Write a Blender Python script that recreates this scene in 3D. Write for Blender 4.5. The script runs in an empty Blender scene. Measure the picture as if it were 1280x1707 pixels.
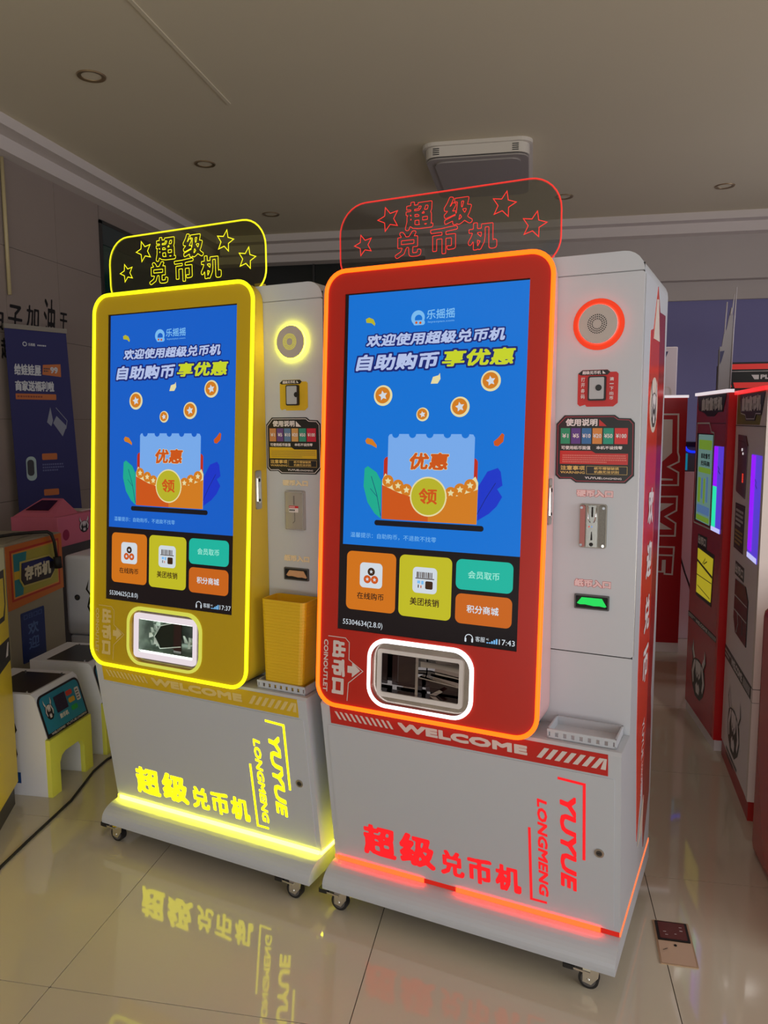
import bpy, bmesh, math, random
import numpy as np
from mathutils import Vector, Matrix
random.seed(7)
S = bpy.context.scene
COL = S.collection
PI = math.pi

# ------------------------------------------------------------------ camera
# calibrated from the photograph: floor tiles of 0.8 m, lens 1290 px for a 1707 px tall frame
CAMH, PITCH, ROLL, YAW, FPX = 1.4745, 6.6756, 0.2941, 10.70, 1289.63
cd = bpy.data.cameras.new('camera')
cam = bpy.data.objects.new('camera', cd)
COL.objects.link(cam)
cd.sensor_fit = 'VERTICAL'
cd.sensor_height = 24.0
cd.lens = 24.0 * FPX / 1707.0
cd.clip_start = 0.05
_th, _a, _r = math.radians(YAW), math.radians(PITCH), math.radians(-ROLL)
_f = Vector((0, math.cos(_a), -math.sin(_a))); _u = Vector((0, math.sin(_a), math.cos(_a))); _x = Vector((1, 0, 0))
_x2 = _x * math.cos(_r) + _u * math.sin(_r); _u2 = _u * math.cos(_r) - _x * math.sin(_r)
_m = Matrix((_x2, _u2, -_f)).transposed().to_4x4()
cam.matrix_world = Matrix.Translation((0, 0, CAMH)) @ Matrix.Rotation(_th, 4, 'Z') @ _m
S.camera = cam

# ------------------------------------------------------------------ world, lights, exposure
S.view_settings.view_transform = 'Standard'
S.view_settings.look = 'None'
S.view_settings.exposure = 0.0
S.view_settings.gamma = 1.0
S.view_settings.use_curve_mapping = False
W = bpy.data.worlds.new('world'); S.world = W; W.use_nodes = True
W.node_tree.nodes['Background'].inputs[0].default_value = (0.80, 0.82, 0.86, 1)
W.node_tree.nodes['Background'].inputs[1].default_value = 0.6


def area_light(name, loc, rot, sx, sy, power, col):
    l = bpy.data.lights.new(name, 'AREA'); l.shape = 'RECTANGLE'; l.size = sx; l.size_y = sy
    l.energy = power; l.color = col
    o = bpy.data.objects.new(name, l); COL.objects.link(o); o.location = loc; o.rotation_euler = rot
    return o


# daylight through the shop front behind the camera
area_light('shopfront_daylight', (0.9, -2.75, 1.75), (math.radians(86), 0, 0), 4.6, 2.3, 9, (0.95, 0.97, 1.0))
# added upward fill outside the open front, brightens the ceiling
area_light('ceiling_fill', (0.2, -4.1, 0.06), (math.radians(160), 0, 0), 6.0, 2.2, 380, (1.0, 0.975, 0.90))
# added fill at two made-up windows in the unseen right-hand wall
area_light('side_fill', (3.27, -0.2, 1.65), (0, math.radians(90), 0), 2.0, 3.6, 70, (0.98, 0.98, 1.0))
area_light('rear_fill', (3.27, 4.9, 1.65), (0, math.radians(90), 0), 2.0, 2.6, 20, (0.84, 0.84, 1.0))


def lamp(name, loc, power, col, r=0.03):
    l = bpy.data.lights.new(name, 'POINT'); l.energy = power; l.color = col; l.shadow_soft_size = r
    o = bpy.data.objects.new(name, l); COL.objects.link(o); o.location = loc
    return o


# ------------------------------------------------------------------ materials
def lin(c):
    out = []
    for v in c[:3]:
        v = v / 255.0
        out.append(v / 12.92 if v <= 0.04045 else ((v + 0.055) / 1.055) ** 2.4)
    return out


MATS = {}


def mat(name, col=(200, 200, 200), rough=0.5, metal=0.0, spec=0.5, emis=None, es=1.0, noise=0.0, nscale=6.0, coat=0.0, bump=0.0):
    if name in MATS: return MATS[name]
    m = bpy.data.materials.new(name); m.use_nodes = True
    nt = m.node_tree; b = nt.nodes['Principled BSDF']
    c = lin(col)
    b.inputs['Base Color'].default_value = (*c, 1)
    b.inputs['Roughness'].default_value = rough
    b.inputs['Metallic'].default_value = metal
    b.inputs['Specular IOR Level'].default_value = spec
    b.inputs['Coat Weight'].default_value = coat
    if emis is not None:
        b.inputs['Emission Color'].default_value = (*lin(emis), 1)
        b.inputs['Emission Strength'].default_value = es
    if noise > 0 or bump > 0:
        tc = nt.nodes.new('ShaderNodeTexCoord'); n = nt.nodes.new('ShaderNodeTexNoise')
        n.inputs['Scale'].default_value = nscale; n.inputs['Detail'].default_value = 4
        nt.links.new(tc.outputs['Object'], n.inputs['Vector'])
        if noise > 0:
            mx = nt.nodes.new('ShaderNodeMix'); mx.data_type = 'RGBA'
            mx.inputs[6].default_value = (*[v * (1 - noise) for v in c], 1)
            mx.inputs[7].default_value = (*[min(1, v * (1 + noise)) for v in c], 1)
            nt.links.new(n.outputs['Fac'], mx.inputs[0]); nt.links.new(mx.outputs[2], b.inputs['Base Color'])
        if bump > 0:
            bp = nt.nodes.new('ShaderNodeBump'); bp.inputs['Strength'].default_value = bump
            nt.links.new(n.outputs['Fac'], bp.inputs['Height']); nt.links.new(bp.outputs['Normal'], b.inputs['Normal'])
    MATS[name] = m
    return m


def em(name, col, es=1.0, rough=0.35):
    """something that gives off light: tube, strip or lit pixels"""
    return mat(name, (8, 8, 8), rough, 0, 0.3, emis=col, es=es)


def acrylic(name, tint=(225, 228, 228), mixf=0.08):
    m = bpy.data.materials.new(name); m.use_nodes = True; nt = m.node_tree
    nt.nodes.remove(nt.nodes['Principled BSDF']); out = nt.nodes['Material Output']
    t = nt.nodes.new('ShaderNodeBsdfTransparent'); t.inputs[0].default_value = (*lin(tint), 1)
    g = nt.nodes.new('ShaderNodeBsdfGlossy'); g.inputs['Roughness'].default_value = 0.05
    mx = nt.nodes.new('ShaderNodeMixShader'); mx.inputs[0].default_value = mixf
    nt.links.new(t.outputs[0], mx.inputs[1]); nt.links.new(g.outputs[0], mx.inputs[2]); nt.links.new(mx.outputs[0], out.inputs[0])
    MATS[name] = m
    return m


# ------------------------------------------------------------------ geometry helpers
class Fr:
    """a plane frame: u right, v up, n out of the surface"""
    def __init__(s, O, U=(1, 0, 0), V=(0, 0, 1)):
        s.O = Vector(O); s.U = Vector(U).normalized(); s.V = Vector(V).normalized(); s.N = s.U.cross(s.V)

    def p(s, u, v, n=0.0):
        return s.O + s.U * u + s.V * v + s.N * n


class MB:
    def __init__(s): s.v = []; s.f = []; s.m = []; s.s = []; s.mats = []; s.marks = []

    def mi(s, m):
        if m not in s.mats: s.mats.append(m)
        return s.mats.index(m)

    def add(s, vs, fs, m, smooth=False):
        k = len(s.v); s.v += [tuple(v) for v in vs]; i = s.mi(m)
        for f in fs: s.f.append([a + k for a in f]); s.m.append(i); s.s.append(smooth)
        return s

    def box(s, x0, x1, y0, y1, z0, z1, m, bev=0.0):
        if bev > 0:
            bm = bmesh.new(); bmesh.ops.create_cube(bm, size=1)
            for v in bm.verts: v.co = Vector(((x0 + x1) / 2 + v.co.x * (x1 - x0), (y0 + y1) / 2 + v.co.y * (y1 - y0), (z0 + z1) / 2 + v.co.z * (z1 - z0)))
            bmesh.ops.bevel(bm, geom=bm.edges[:], offset=bev, segments=3, affect='EDGES', profile=0.6)
            s.bm(bm, m, True); bm.free(); return s
        vs = [(x, y, z) for x in (x0, x1) for y in (y0, y1) for z in (z0, z1)]
        return s.add(vs, [(0, 1, 3, 2), (4, 6, 7, 5), (0, 4, 5, 1), (2, 3, 7, 6), (0, 2, 6, 4), (1, 5, 7, 3)], m)

    def bm(s, bm, m, smooth=False):
        bm.verts.index_update()
        return s.add([v.co[:] for v in bm.verts], [[v.index for v in f.verts] for f in bm.faces], m, smooth)

    def flat(s, fr, poly, n, m):
        return s.add([fr.p(u, v, n) for u, v in poly], [list(range(len(poly)))], m)

    def prism(s, fr, poly, n0, n1, m, holes=(), mside=None):
        """slab between n0 (back) and n1 (front); holes are cut right through"""
        mside = mside or m
        loops = [list(poly)] + [list(h) for h in holes]
        if holes:
            bm = bmesh.new(); es = []
            for lp in loops:
                vv = [bm.verts.new((u, v, 0)) for u, v in lp]
                es += [bm.edges.new((vv[i], vv[(i + 1) % len(vv)])) for i in range(len(vv))]
            bmesh.ops.triangle_fill(bm, use_beauty=True, use_dissolve=False, edges=es, normal=(0, 0, 1))
            bm.verts.index_update()
            cs = [v.co[:2] for v in bm.verts]; fs = [[v.index for v in f.verts] for f in bm.faces]
            bm.free()
            for n, rev in ((n1, False), (n0, True)):
                s.add([fr.p(u, v, n) for u, v in cs], [f[::-1] if rev else f for f in fs], m)
        else:
            k = len(poly)
            s.add([fr.p(u, v, n1) for u, v in poly], [list(range(k))], m)
            s.add([fr.p(u, v, n0) for u, v in poly], [list(range(k))[::-1]], m)
        for lp in loops:
            k = len(lp)
            vs = [fr.p(u, v, n0) for u, v in lp] + [fr.p(u, v, n1) for u, v in lp]
            s.add(vs, [(i, (i + 1) % k, k + (i + 1) % k, k + i) for i in range(k)], mside)
        return s

    def tube(s, pts, r, m, seg=8, closed=False, up=None):
        pts = [Vector(p) for p in pts]; n = len(pts); rings = []
        up = Vector(up) if up is not None else Vector((0.13, 0.21, 0.97))
        for i, p in enumerate(pts):
            a = pts[i - 1] if (i > 0 or closed) else p
            b = pts[(i + 1) % n] if (i < n - 1 or closed) else p
            t = (b - a)
            t = t.normalized() if t.length > 1e-9 else Vector((0, 0, 1))
            x = t.cross(up)
            if x.length < 0.2: x = t.cross(Vector((1, 0, 0)))
            x.normalize(); y = t.cross(x)
            rings.append([p + (x * math.cos(2 * PI * j / seg) + y * math.sin(2 * PI * j / seg)) * r for j in range(seg)])
        vs = [v for q in rings for v in q]; fs = []
        for i in range(n if closed else n - 1):
            for j in range(seg):
                a, b = i * seg + j, i * seg + (j + 1) % seg
                c, d = ((i + 1) % n) * seg + (j + 1) % seg, ((i + 1) % n) * seg + j
                fs.append((a, d, c, b))
        if not closed: fs += [list(range(seg)), [(n - 1) * seg + j for j in range(seg)][::-1]]
        return s.add(vs, fs, m, True)

    def cyl(s, fr, u, v, r, n0, n1, m, seg=24, r1=None):
        r1 = r if r1 is None else r1
        a = [(u + r * math.cos(2 * PI * i / seg), v + r * math.sin(2 * PI * i / seg)) for i in range(seg)]
        b = [(u + r1 * math.cos(2 * PI * i / seg), v + r1 * math.sin(2 * PI * i / seg)) for i in range(seg)]
        vs = [fr.p(x, y, n0) for x, y in a] + [fr.p(x, y, n1) for x, y in b]
        s.add(vs, [(i, (i + 1) % seg, seg + (i + 1) % seg, seg + i) for i in range(seg)], m, True)
        s.add([fr.p(x, y, n1) for x, y in b], [list(range(seg))], m)
        s.add([fr.p(x, y, n0) for x, y in a], [list(range(seg))[::-1]], m)
        return s

    def stroke(s, fr, pts, w, n, m, closed=False):
        """a flat ribbon with mitred corners along a polyline"""
        P = []
        for q in pts:
            if not P or (abs(q[0] - P[-1][0]) + abs(q[1] - P[-1][1])) > 1e-6: P.append(q)
        k = len(P); A = []; B = []
        for i in range(k):
            p = Vector(P[i]); a = Vector(P[i - 1]) if (i > 0 or closed) else None; b = Vector(P[(i + 1) % k]) if (i < k - 1 or closed) else None
            d1 = (p - a).normalized() if a is not None else None; d2 = (b - p).normalized() if b is not None else None
            if d1 is None or d2 is None:
                d = d2 if d1 is None else d1; q = Vector((-d.y, d.x)) * w / 2
                p = p - d * w / 2 if d1 is None else p + d * w / 2
            else:
                n1, n2 = Vector((-d1.y, d1.x)), Vector((-d2.y, d2.x)); q = n1 + n2
                if q.length < 1e-4: q = n1
                q.normalize(); q *= w / 2 / max(q.dot(n1), .42)
            A.append(p + q); B.append(p - q)
        vs = [fr.p(v.x, v.y, n) for v in A] + [fr.p(v.x, v.y, n) for v in B]
        s.add(vs, [(k + i, k + (i + 1) % k, (i + 1) % k, i) for i in range(k if closed else k - 1)], m)
        return s

    def build(s, name, parent=None, **kw):
        if name in ('lettering', 'lit_lettering') and len(s.marks) > 1:
            # every line of print is an object of its own
            cut = [(0, 0)] + s.marks[1:] + [(len(s.v), len(s.f))]
            for (va, fa), (vb, fb) in zip(cut[:-1], cut[1:]):
                p = MB(); p.v = s.v[va:vb]; p.f = [[i - va for i in f] for f in s.f[fa:fb]]; p.m = s.m[fa:fb]; p.s = s.s[fa:fb]; p.mats = s.mats
                o = p.build(name, parent, **kw)
            return o
        me = bpy.data.meshes.new(name)
        me.from_pydata(s.v, [], s.f)
        for m in s.mats: me.materials.append(m)
        me.polygons.foreach_set('material_index', s.m); me.polygons.foreach_set('use_smooth', s.s)
        me.update()
        o = bpy.data.objects.new(name, me); COL.objects.link(o)
        if parent: o.parent = parent
        for k, v in kw.items(): o[k] = v
        return o


def empty(name, loc, rz=0.0, **kw):
    o = bpy.data.objects.new(name, None); COL.objects.link(o); o.location = loc; o.rotation_euler = (0, 0, rz)
    o.empty_display_size = 0.1
    for k, v in kw.items(): o[k] = v
    return o


def rr(u0, v0, u1, v1, r, seg=6, rs=None):
    """rounded rectangle, counter-clockwise from bottom-left; rs = radii bl, br, tr, tl"""
    rs = rs or (r, r, r, r); out = []
    for (cx, cy, a0, q) in ((u0, v0, PI, rs[0]), (u1, v0, 1.5 * PI, rs[1]), (u1, v1, 0, rs[2]), (u0, v1, PI / 2, rs[3])):
        px = cx + q if cx == u0 else cx - q; py = cy + q if cy == v0 else cy - q
        if q < 1e-6: out.append((cx, cy)); continue
        for i in range(seg + 1):
            t = a0 + PI / 2 * i / seg; out.append((px + q * math.cos(t), py + q * math.sin(t)))
    return out


def star(cx, cy, r, k=0.42, rot=0.0, n=5):
    return [(cx + (r if i % 2 == 0 else r * k) * math.cos(PI / 2 + rot + PI * i / n), cy + (r if i % 2 == 0 else r * k) * math.sin(PI / 2 + rot + PI * i / n)) for i in range(2 * n)]


# ------------------------------------------------------------------ lettering (built-in font, converted to mesh)
_cu = bpy.data.curves.new('letter_source', 'FONT'); _cu.resolution_u = 2
_fo = bpy.data.objects.new('letter_source', _cu)
_gc = {}


def glyphs(txt, spacing=1.0):
    key = (txt, spacing)
    if key not in _gc:
        _cu.body = txt; _cu.space_character = spacing
        me = bpy.data.meshes.new_from_object(_fo)
        vs = [(v.co.x, v.co.y) for v in me.vertices]; fs = [list(p.vertices) for p in me.polygons]
        cnt = {}
        for f in fs:
            for i in range(len(f)):
                e = tuple(sorted((f[i], f[(i + 1) % len(f)]))); cnt[e] = cnt.get(e, 0) + 1
        be = [e for e, c in cnt.items() if c == 1]
        bpy.data.meshes.remove(me)
        _gc[key] = (vs, fs, be)
    return _gc[key]


def contours(g, rad):
    """outline loops (in pixels) of a mask grown by rad pixels"""
    R = int(math.ceil(rad + .5)); h = np.zeros_like(g)
    for dy in range(-R, R + 1):
        for dx in range(-R, R + 1):
            k = min(1.0, rad + .5 - (max(abs(dx), abs(dy)) * .75 + math.hypot(dx, dy) * .25))
            if k > 0: h = np.maximum(h, k * np.roll(np.roll(g, dy, 0), dx, 1))
    h = sum(np.roll(np.roll(h, dy, 0), dx, 1) for dy in (-1, 0, 1) for dx in (-1, 0, 1)) / 9.0
    b = h > .5
    act = np.argwhere(~((b[:-1, :-1] == b[1:, :-1]) & (b[:-1, :-1] == b[:-1, 1:]) & (b[:-1, :-1] == b[1:, 1:])))
    nb_ = {}

    def pt(y0, x0, y1, x1):
        t = (.5 - h[y0, x0]) / (h[y1, x1] - h[y0, x0])
        return (round(x0 + (x1 - x0) * t, 3), round(y0 + (y1 - y0) * t, 3))
    for y, x in act.tolist():
        c = (b[y, x], b[y, x + 1], b[y + 1, x + 1], b[y + 1, x]); P = []
        if c[0] != c[1]: P.append(pt(y, x, y, x + 1))
        if c[1] != c[2]: P.append(pt(y, x + 1, y + 1, x + 1))
        if c[2] != c[3]: P.append(pt(y + 1, x, y + 1, x + 1))
        if c[3] != c[0]: P.append(pt(y, x, y + 1, x))
        for i in range(0, len(P) - 1, 2):
            nb_.setdefault(P[i], []).append(P[i + 1]); nb_.setdefault(P[i + 1], []).append(P[i])
    loops = []; used = set()
    for st in nb_:
        if st in used: continue
        lp = [st]; used.add(st); cur = st
        while True:
            nx = [q for q in nb_[cur] if q not in used]
            if not nx: break
            cur = nx[0]; used.add(cur); lp.append(cur)
        if len(lp) >= 6: loops.append(lp)
    return loops


def simplify(lp, e):
    def rdp(p):
        if len(p) < 3: return p
        a = np.array(p[0]); d = np.array(p[-1]) - a; L = math.hypot(*d); q = np.array(p[1:-1]) - a
        ds = np.abs(d[0] * q[:, 1] - d[1] * q[:, 0]) / L if L > 1e-9 else np.hypot(q[:, 0], q[:, 1])
        i = int(ds.argmax())
        if ds[i] < e: return [p[0], p[-1]]
        return rdp(p[:i + 2])[:-1] + rdp(p[i + 1:])
    k = len(lp) // 2
    return rdp(lp[:k + 1])[:-1] + rdp(lp[k:] + lp[:1])[:-1]


def raster(V, fs, M, K):
    g = np.zeros((M, K))
    for f in fs:
        for k in range(1, len(f) - 1):
            a, b, c = V[f[0]], V[f[k]], V[f[k + 1]]
            d = (b[0] - a[0]) * (c[1] - a[1]) - (b[1] - a[1]) * (c[0] - a[0])
            if abs(d) < 1e-9: continue
            x0 = max(0, int(min(a[0], b[0], c[0]))); x1 = min(K, int(max(a[0], b[0], c[0])) + 2)
            y0 = max(0, int(min(a[1], b[1], c[1]))); y1 = min(M, int(max(a[1], b[1], c[1])) + 2)
            Y, X = np.mgrid[y0:y1, x0:x1]
            w0 = ((b[0] - X) * (c[1] - Y) - (b[1] - Y) * (c[0] - X)) / d
            w1 = ((c[0] - X) * (a[1] - Y) - (c[1] - Y) * (a[0] - X)) / d
            g[y0:y1, x0:x1][(w0 >= -1e-6) & (w1 >= -1e-6) & (1 - w0 - w1 >= -1e-6)] = 1
    return g


_tc = {}


def text(mb, fr, txt, u0, v0, u1, v1, n, m, w=0.0, shear=0.0, rot=0, spacing=1.0, outline=None, ow=0.0):
    """fit a string into a rectangle of the frame; w thickens the strokes, outline lays a wider rim under it"""
    mb.marks.append((len(mb.v), len(mb.f)))
    vs, fs, be = glyphs(txt, spacing)
    if rot == -90: vs = [(y, -x) for x, y in vs]
    x0 = min(v[0] for v in vs); x1 = max(v[0] for v in vs); y0 = min(v[1] for v in vs); y1 = max(v[1] for v in vs)
    h = v1 - v0; pad = w / 2
    sx = (u1 - u0 - 2 * pad - abs(shear) * (h if rot == 0 else 0)) / max(x1 - x0, 1e-6); sy = (v1 - v0 - 2 * pad) / max(y1 - y0, 1e-6)
    P = []
    for x, y in vs:
        a = pad + (x - x0) * sx; b = pad + (y - y0) * sy
        if rot == 0: a += shear * b
        else: b += shear * a
        P.append((a, b))
    for mm, ww, nn in ([(outline, w + 2 * ow, n - 0.0003)] if outline else []) + [(m, w, n)]:
        if ww <= 0.0003:
            mb.add([fr.p(u0 + a, v0 + b, nn) for a, b in P], fs, mm); continue
        key = (txt, rot, round(shear, 3), round(u1 - u0, 4), round(h, 4), round(w, 5), round(ww, 5))
        if key not in _tc:
            px = max(min(u1 - u0, h) / 58.0, .00014)
            A = np.array(P); lo = A.min(0); mg = int(ww / px) + 4
            G = (A - lo) / px + mg; K_, M_ = [int(q) + 2 * mg + 2 for q in (A.max(0) - lo) / px]
            lps = [simplify(l, .42) for l in contours(raster(G.tolist(), fs, M_, K_), ww / 2 / px)]
            bm = bmesh.new(); es = []
            for lp in lps:
                if len(lp) < 3: continue
                vv = [bm.verts.new(((x - mg) * px + lo[0], (y - mg) * px + lo[1], 0)) for x, y in lp]
                es += [bm.edges.new((vv[i], vv[(i + 1) % len(vv)])) for i in range(len(vv))]
            bmesh.ops.triangle_fill(bm, use_beauty=True, use_dissolve=False, edges=es, normal=(0, 0, 1))
            bm.verts.index_update()
            _tc[key] = ([v.co[:2] for v in bm.verts], [[v.index for v in f.verts] for f in bm.faces]); bm.free()
        cs, ff = _tc[key]
        mb.add([fr.p(u0 + a, v0 + b, nn) for a, b in cs], ff, mm)
    return mb


def outlines(ch, N=84, dil=3.3):
    """outline loops of a bold glyph, as polylines in the unit square"""
    vs, fs, be = glyphs(ch)
    V = np.array(vs); lo = V.min(0); hi = V.max(0); V = (V - lo) / (hi - lo) * N + 6
    return [[((x - 6) / N, (y - 6) / N) for x, y in simplify(l, .6)] for l in contours(raster(V.tolist(), fs, N + 12, N + 12), dil)]


def horned_mask(mb, fr, u0, v0, u1, v1, n, light, dark):
    """the horned helmet emblem printed on several machines"""
    def P(*q): return [(u0 + a * (u1 - u0), v0 + b * (v1 - v0)) for a, b in q]
    mb.flat(fr, P((.08, .62), (.02, .40), (.12, .18), (.34, .04), (.66, .04), (.88, .18), (.98, .40), (.92, .62), (.74, .70), (.5, .74), (.26, .70)), n, dark)
    mb.flat(fr, P((.14, .56), (.06, .42), (.16, .22), (.22, .26), (.18, .42), (.26, .56), (.30, .68), (.20, .66)), n + .0003, light)
    mb.flat(fr, P((.86, .56), (.94, .42), (.84, .22), (.78, .26), (.82, .42), (.74, .56), (.70, .68), (.80, .66)), n + .0003, light)
    mb.flat(fr, P((.30, .62), (.36, .70), (.64, .70), (.70, .62), (.66, .46), (.56, .38), (.5, .46), (.44, .38), (.34, .46)), n + .0003, light)
    mb.flat(fr, P((.36, .24), (.44, .32), (.5, .26), (.56, .32), (.64, .24), (.6, .12), (.4, .12)), n + .0003, light)
    for s_ in (0, 1):
        k = (lambda a: 1 - a) if s_ else (lambda a: a)
        q = P(*[(k(a), b) for a, b in ((.16, .66), (.04, .80), (.10, 1.0), (.15, .84), (.26, .72))])
        mb.flat(fr, q if not s_ else q[::-1], n + .0003, light)
        q = P(*[(k(a), b) for a, b in ((.12, .64), (.0, .80), (.09, 1.03), (.05, .80), (.16, .66))])
        mb.flat(fr, q if not s_ else q[::-1], n + .0005, dark)
    mb.flat(fr, P((.40, .52), (.47, .46), (.42, .44)), n + .0006, dark)
    mb.flat(fr, P((.60, .52), (.58, .44), (.53, .46)), n + .0006, dark)
    return mb


def tiny_print(mb, fr, u0, v0, u1, v1, n, m, rows, seed=1, gap=.45):
    """rows of print too small to read: short dashes"""
    r = random.Random(seed); hh = (v1 - v0) / rows
    for i in range(rows):
        u = u0; vb = v1 - (i + 1) * hh + hh * gap / 2
        end = u1 if i < rows - 1 else u0 + (u1 - u0) * .7
        while u < end - hh * .3:
            w = hh * (.45 + .25 * r.random())
            mb.flat(fr, [(u, vb), (min(u + w, end), vb), (min(u + w, end), vb + hh * (1 - gap)), (u, vb + hh * (1 - gap))], n, m)
            u += w + hh * .22
    return mb


# palette
WHITE = mat('white_powder_coat', (184, 187, 194), 0.34, noise=.02, nscale=2)
WHITE2 = mat('white_plastic', (222, 222, 226), 0.30)
BLACK = mat('black_print', (22, 20, 21), 0.4)
DARK = mat('dark_gap', (12, 12, 12), 0.7)
INK = mat('white_print', (214, 206, 208), 0.45)
CHROME = mat('chrome', (225, 225, 225), 0.07, 1.0)
STEEL = mat('brushed_steel', (190, 186, 180), 0.28, 1.0)
RUBBER = mat('black_rubber', (26, 24, 24), 0.55)
RED = mat('red_print', (186, 34, 30), 0.32)
YEL = mat('yellow_print', (205, 168, 30), 0.4)

# ------------------------------------------------------------------ room
LX, RX, BY, FY, H = -3.14, 3.30, 7.5, -2.9, 3.2
ceil_m = mat('ceiling_paint', (203, 192, 166), 0.85, noise=.03, nscale=1.2)
wall_m = mat('wall_tile_glaze', (146, 132, 124), 0.35, noise=.05, nscale=2.5)
bwall_m = mat('back_wall_paint', (176, 166, 160), 0.8, noise=.03)
joint_m = mat('tile_joint', (70, 62, 54), 0.9)
floor_m = mat('polished_floor_tile', (196, 186, 168), 0.055, 0, 1.0, noise=.035, nscale=1.6, coat=0.2)

fl = MB().box(LX - .1, RX + .1, FY - 3, BY + .1, -.12, -.003, joint_m).build('floor', kind='structure')
tile_me = MB().prism(Fr((0, 0, 0), (1, 0, 0), (0, 1, 0)), rr(.0012, .0012, .7988, .7988, .002, 1), -.003, 0, floor_m)
tobj = None
for i in range(-5, 6):
    for j in range(-2, 13):
        x = -.4145 + (i - 0) * .805; y = 2.481 + (j - 3) * .8
        if x < LX - .79 or x > RX or y > BY: continue
        if tobj is None:
            o = tobj = tile_me.build('tile', fl)
        else:
            o = tobj.copy(); COL.objects.link(o); o.parent = fl
        o.location = (x, y, 0); o.scale = (1.0062, 1, 1)

MB().box(LX - .1, RX + .1, FY, BY + .1, H, H + .1, ceil_m).build('ceiling', kind='structure')
# left wall with an opening of dark green glass at its far end
wl = MB().box(LX - .12, LX, FY, BY, 0, H, mat('wall_joint', (112, 100, 92), .9)).build('wall_left', kind='structure')
ty = [-2.9, -2.0, -1.1, -.2, .7, 1.6, 2.5, 3.4, 4.3, 4.845, 5.385]
tz = [0, .5, 1.0, 1.5, 2.02, 2.54, 3.06]
wt = {}
for i in range(len(ty) - 1):
    for j in range(len(tz) - 1):
        w_, h_ = ty[i + 1] - ty[i], tz[j + 1] - tz[j]
        key = (round(w_, 3), round(h_, 3))
        if key not in wt:
            o = MB().box(0, .006, .0015, w_ - .0015, .0015, h_ - .0015, wall_m).build('tile', wl); wt[key] = o
        else:
            o = wt[key].copy(); COL.objects.link(o); o.parent = wl
        o.location = (LX, ty[i], tz[j])
MB().box(LX, LX + .006, 5.395, BY, 2.96, 3.06, wall_m).build('wall_panel', wl)
# glazing: dark green glass in thin frames
ggreen = mat('dark_green_glass', (18, 58, 50), 0.12, 0, .6)
gdark = mat('dark_glass', (34, 38, 38), 0.15, 0, .5)
bar_m = mat('dark_window_frame', (48, 46, 46), 0.4)
blind_m = mat('grey_roller_blind', (58, 66, 66), 0.7)
w1 = MB()
for a, b, c, d in ((5.385, 5.41, .9, 2.95), (5.385, BY, 2.93, 2.955), (6.42, 6.44, .9, 2.93)): w1.box(LX, LX + .02, a, b, c, d, bar_m)
w1 = w1.build('window_1', kind='structure')
MB().box(LX + .001, LX + .008, 5.41, BY, .9, 2.93, ggreen).build('pane', w1)
MB().box(LX + .009, LX + .016, 5.41, BY, 2.785, 2.93, blind_m).build('roller_blind', w1)
# back wall
wb = MB(); wb.box(LX, RX, BY, BY + .12, 0, H, bwall_m)
wb.box(-.985, RX, BY - .16, BY, 2.69, H, bwall_m); wb.box(-.985, RX, BY - .06, BY, 2.53, 2.69, bwall_m)
wb.build('wall_back', kind='structure')
vio = mat('violet_wash_wall', (108, 104, 150), 0.6, noise=.06, nscale=1.0)  # purple LED wash painted into the back wall colour
MB().box(-.9, RX, BY - .02, BY, 0.1, 2.53, vio).build('wall_panel', bpy.data.objects['wall_back'])
w2 = MB()
w2.box(LX, -.985, BY - .05, BY - .02, 3.0, 3.02, bar_m); w2.box(-1.0, -.985, BY - .05, BY - .02, .9, 3.02, bar_m); w2.box(-2.1, -2.08, BY - .05, BY - .02, .9, 3.0, bar_m)
w2 = w2.build('window_2', kind='structure')
MB().box(LX, -1.0, BY - .03, BY - .02, .9, 3.0, gdark).build('pane', w2)
wr = MB()
for a, b, c, d_ in ((FY, -2.05, 0, H), (1.65, 3.55, 0, H), (6.25, BY, 0, H), (-2.05, 1.65, 0, .62), (-2.05, 1.65, 2.68, H), (3.55, 6.25, 0, .62), (3.55, 6.25, 2.68, H)): wr.box(RX, RX + .12, a, b, c, d_, bwall_m)
wr.build('wall_right', kind='structure')
for nm, a, b in (('added_window_3', -2.05, 1.65), ('added_window_4', 3.55, 6.25)):  # made-up windows in the unseen wall, added with the fill lights
    wf_ = MB()
    for q0 in (a, (a + b) / 2 - .025, b - .05): wf_.box(RX + .03, RX + .07, q0, q0 + .05, .62, 2.68, bar_m)
    wf_.box(RX + .03, RX + .07, a, b, .62, .67, bar_m).box(RX + .03, RX + .07, a, b, 2.63, 2.68, bar_m); wf_ = wf_.build(nm, kind='structure')
# stepped plaster cornice
cor = mat('cornice_plaster', (206, 196, 190), 0.8)
def cornice(name, a, b, along):
    prof = [(0, 0), (.212, 0), (.212, -.062), (.098, -.062), (.098, -.143), (0, -.143)]
    m = MB(); vs = []
    for t in (a, b):
        for d, z in prof:
            vs.append((LX + d, t, H + z) if along == 'y' else (t, BY - d - .2, H + z))
    k = len(prof)
    m.add(vs, [(i, (i + 1) % k, k + (i + 1) % k, k + i) for i in range(k)] + [list(range(k)), list(range(k, 2 * k))[::-1]], cor)
    return m.build(name, kind='structure')
cornice('trim_1', FY, BY, 'y'); cornice('trim_2', LX + .2, RX, 'x')
MB().box(LX + .212, RX, BY - .2, BY, 3.06, H, cor).build('trim_3', kind='structure')
MB().box(LX, -.985, BY - .2, BY, 2.99, 3.06, cor).build('trim_4', kind='structure')
MB().box(-1.652, -1.634, -1.0, 4.215, H - .006, H, ceil_m).build('trim_5', kind='structure')
# conduit on the left wall
pm = mat('pale_conduit', (176, 160, 120), .5)
o = MB().tube([(LX + .02, 4.315, 3.05), (LX + .02, 4.315, 2.25)], .012, pm).build('conduit', label='pale vertical conduit pipe on the tiled wall above the navy banner', category='pipe')
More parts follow.
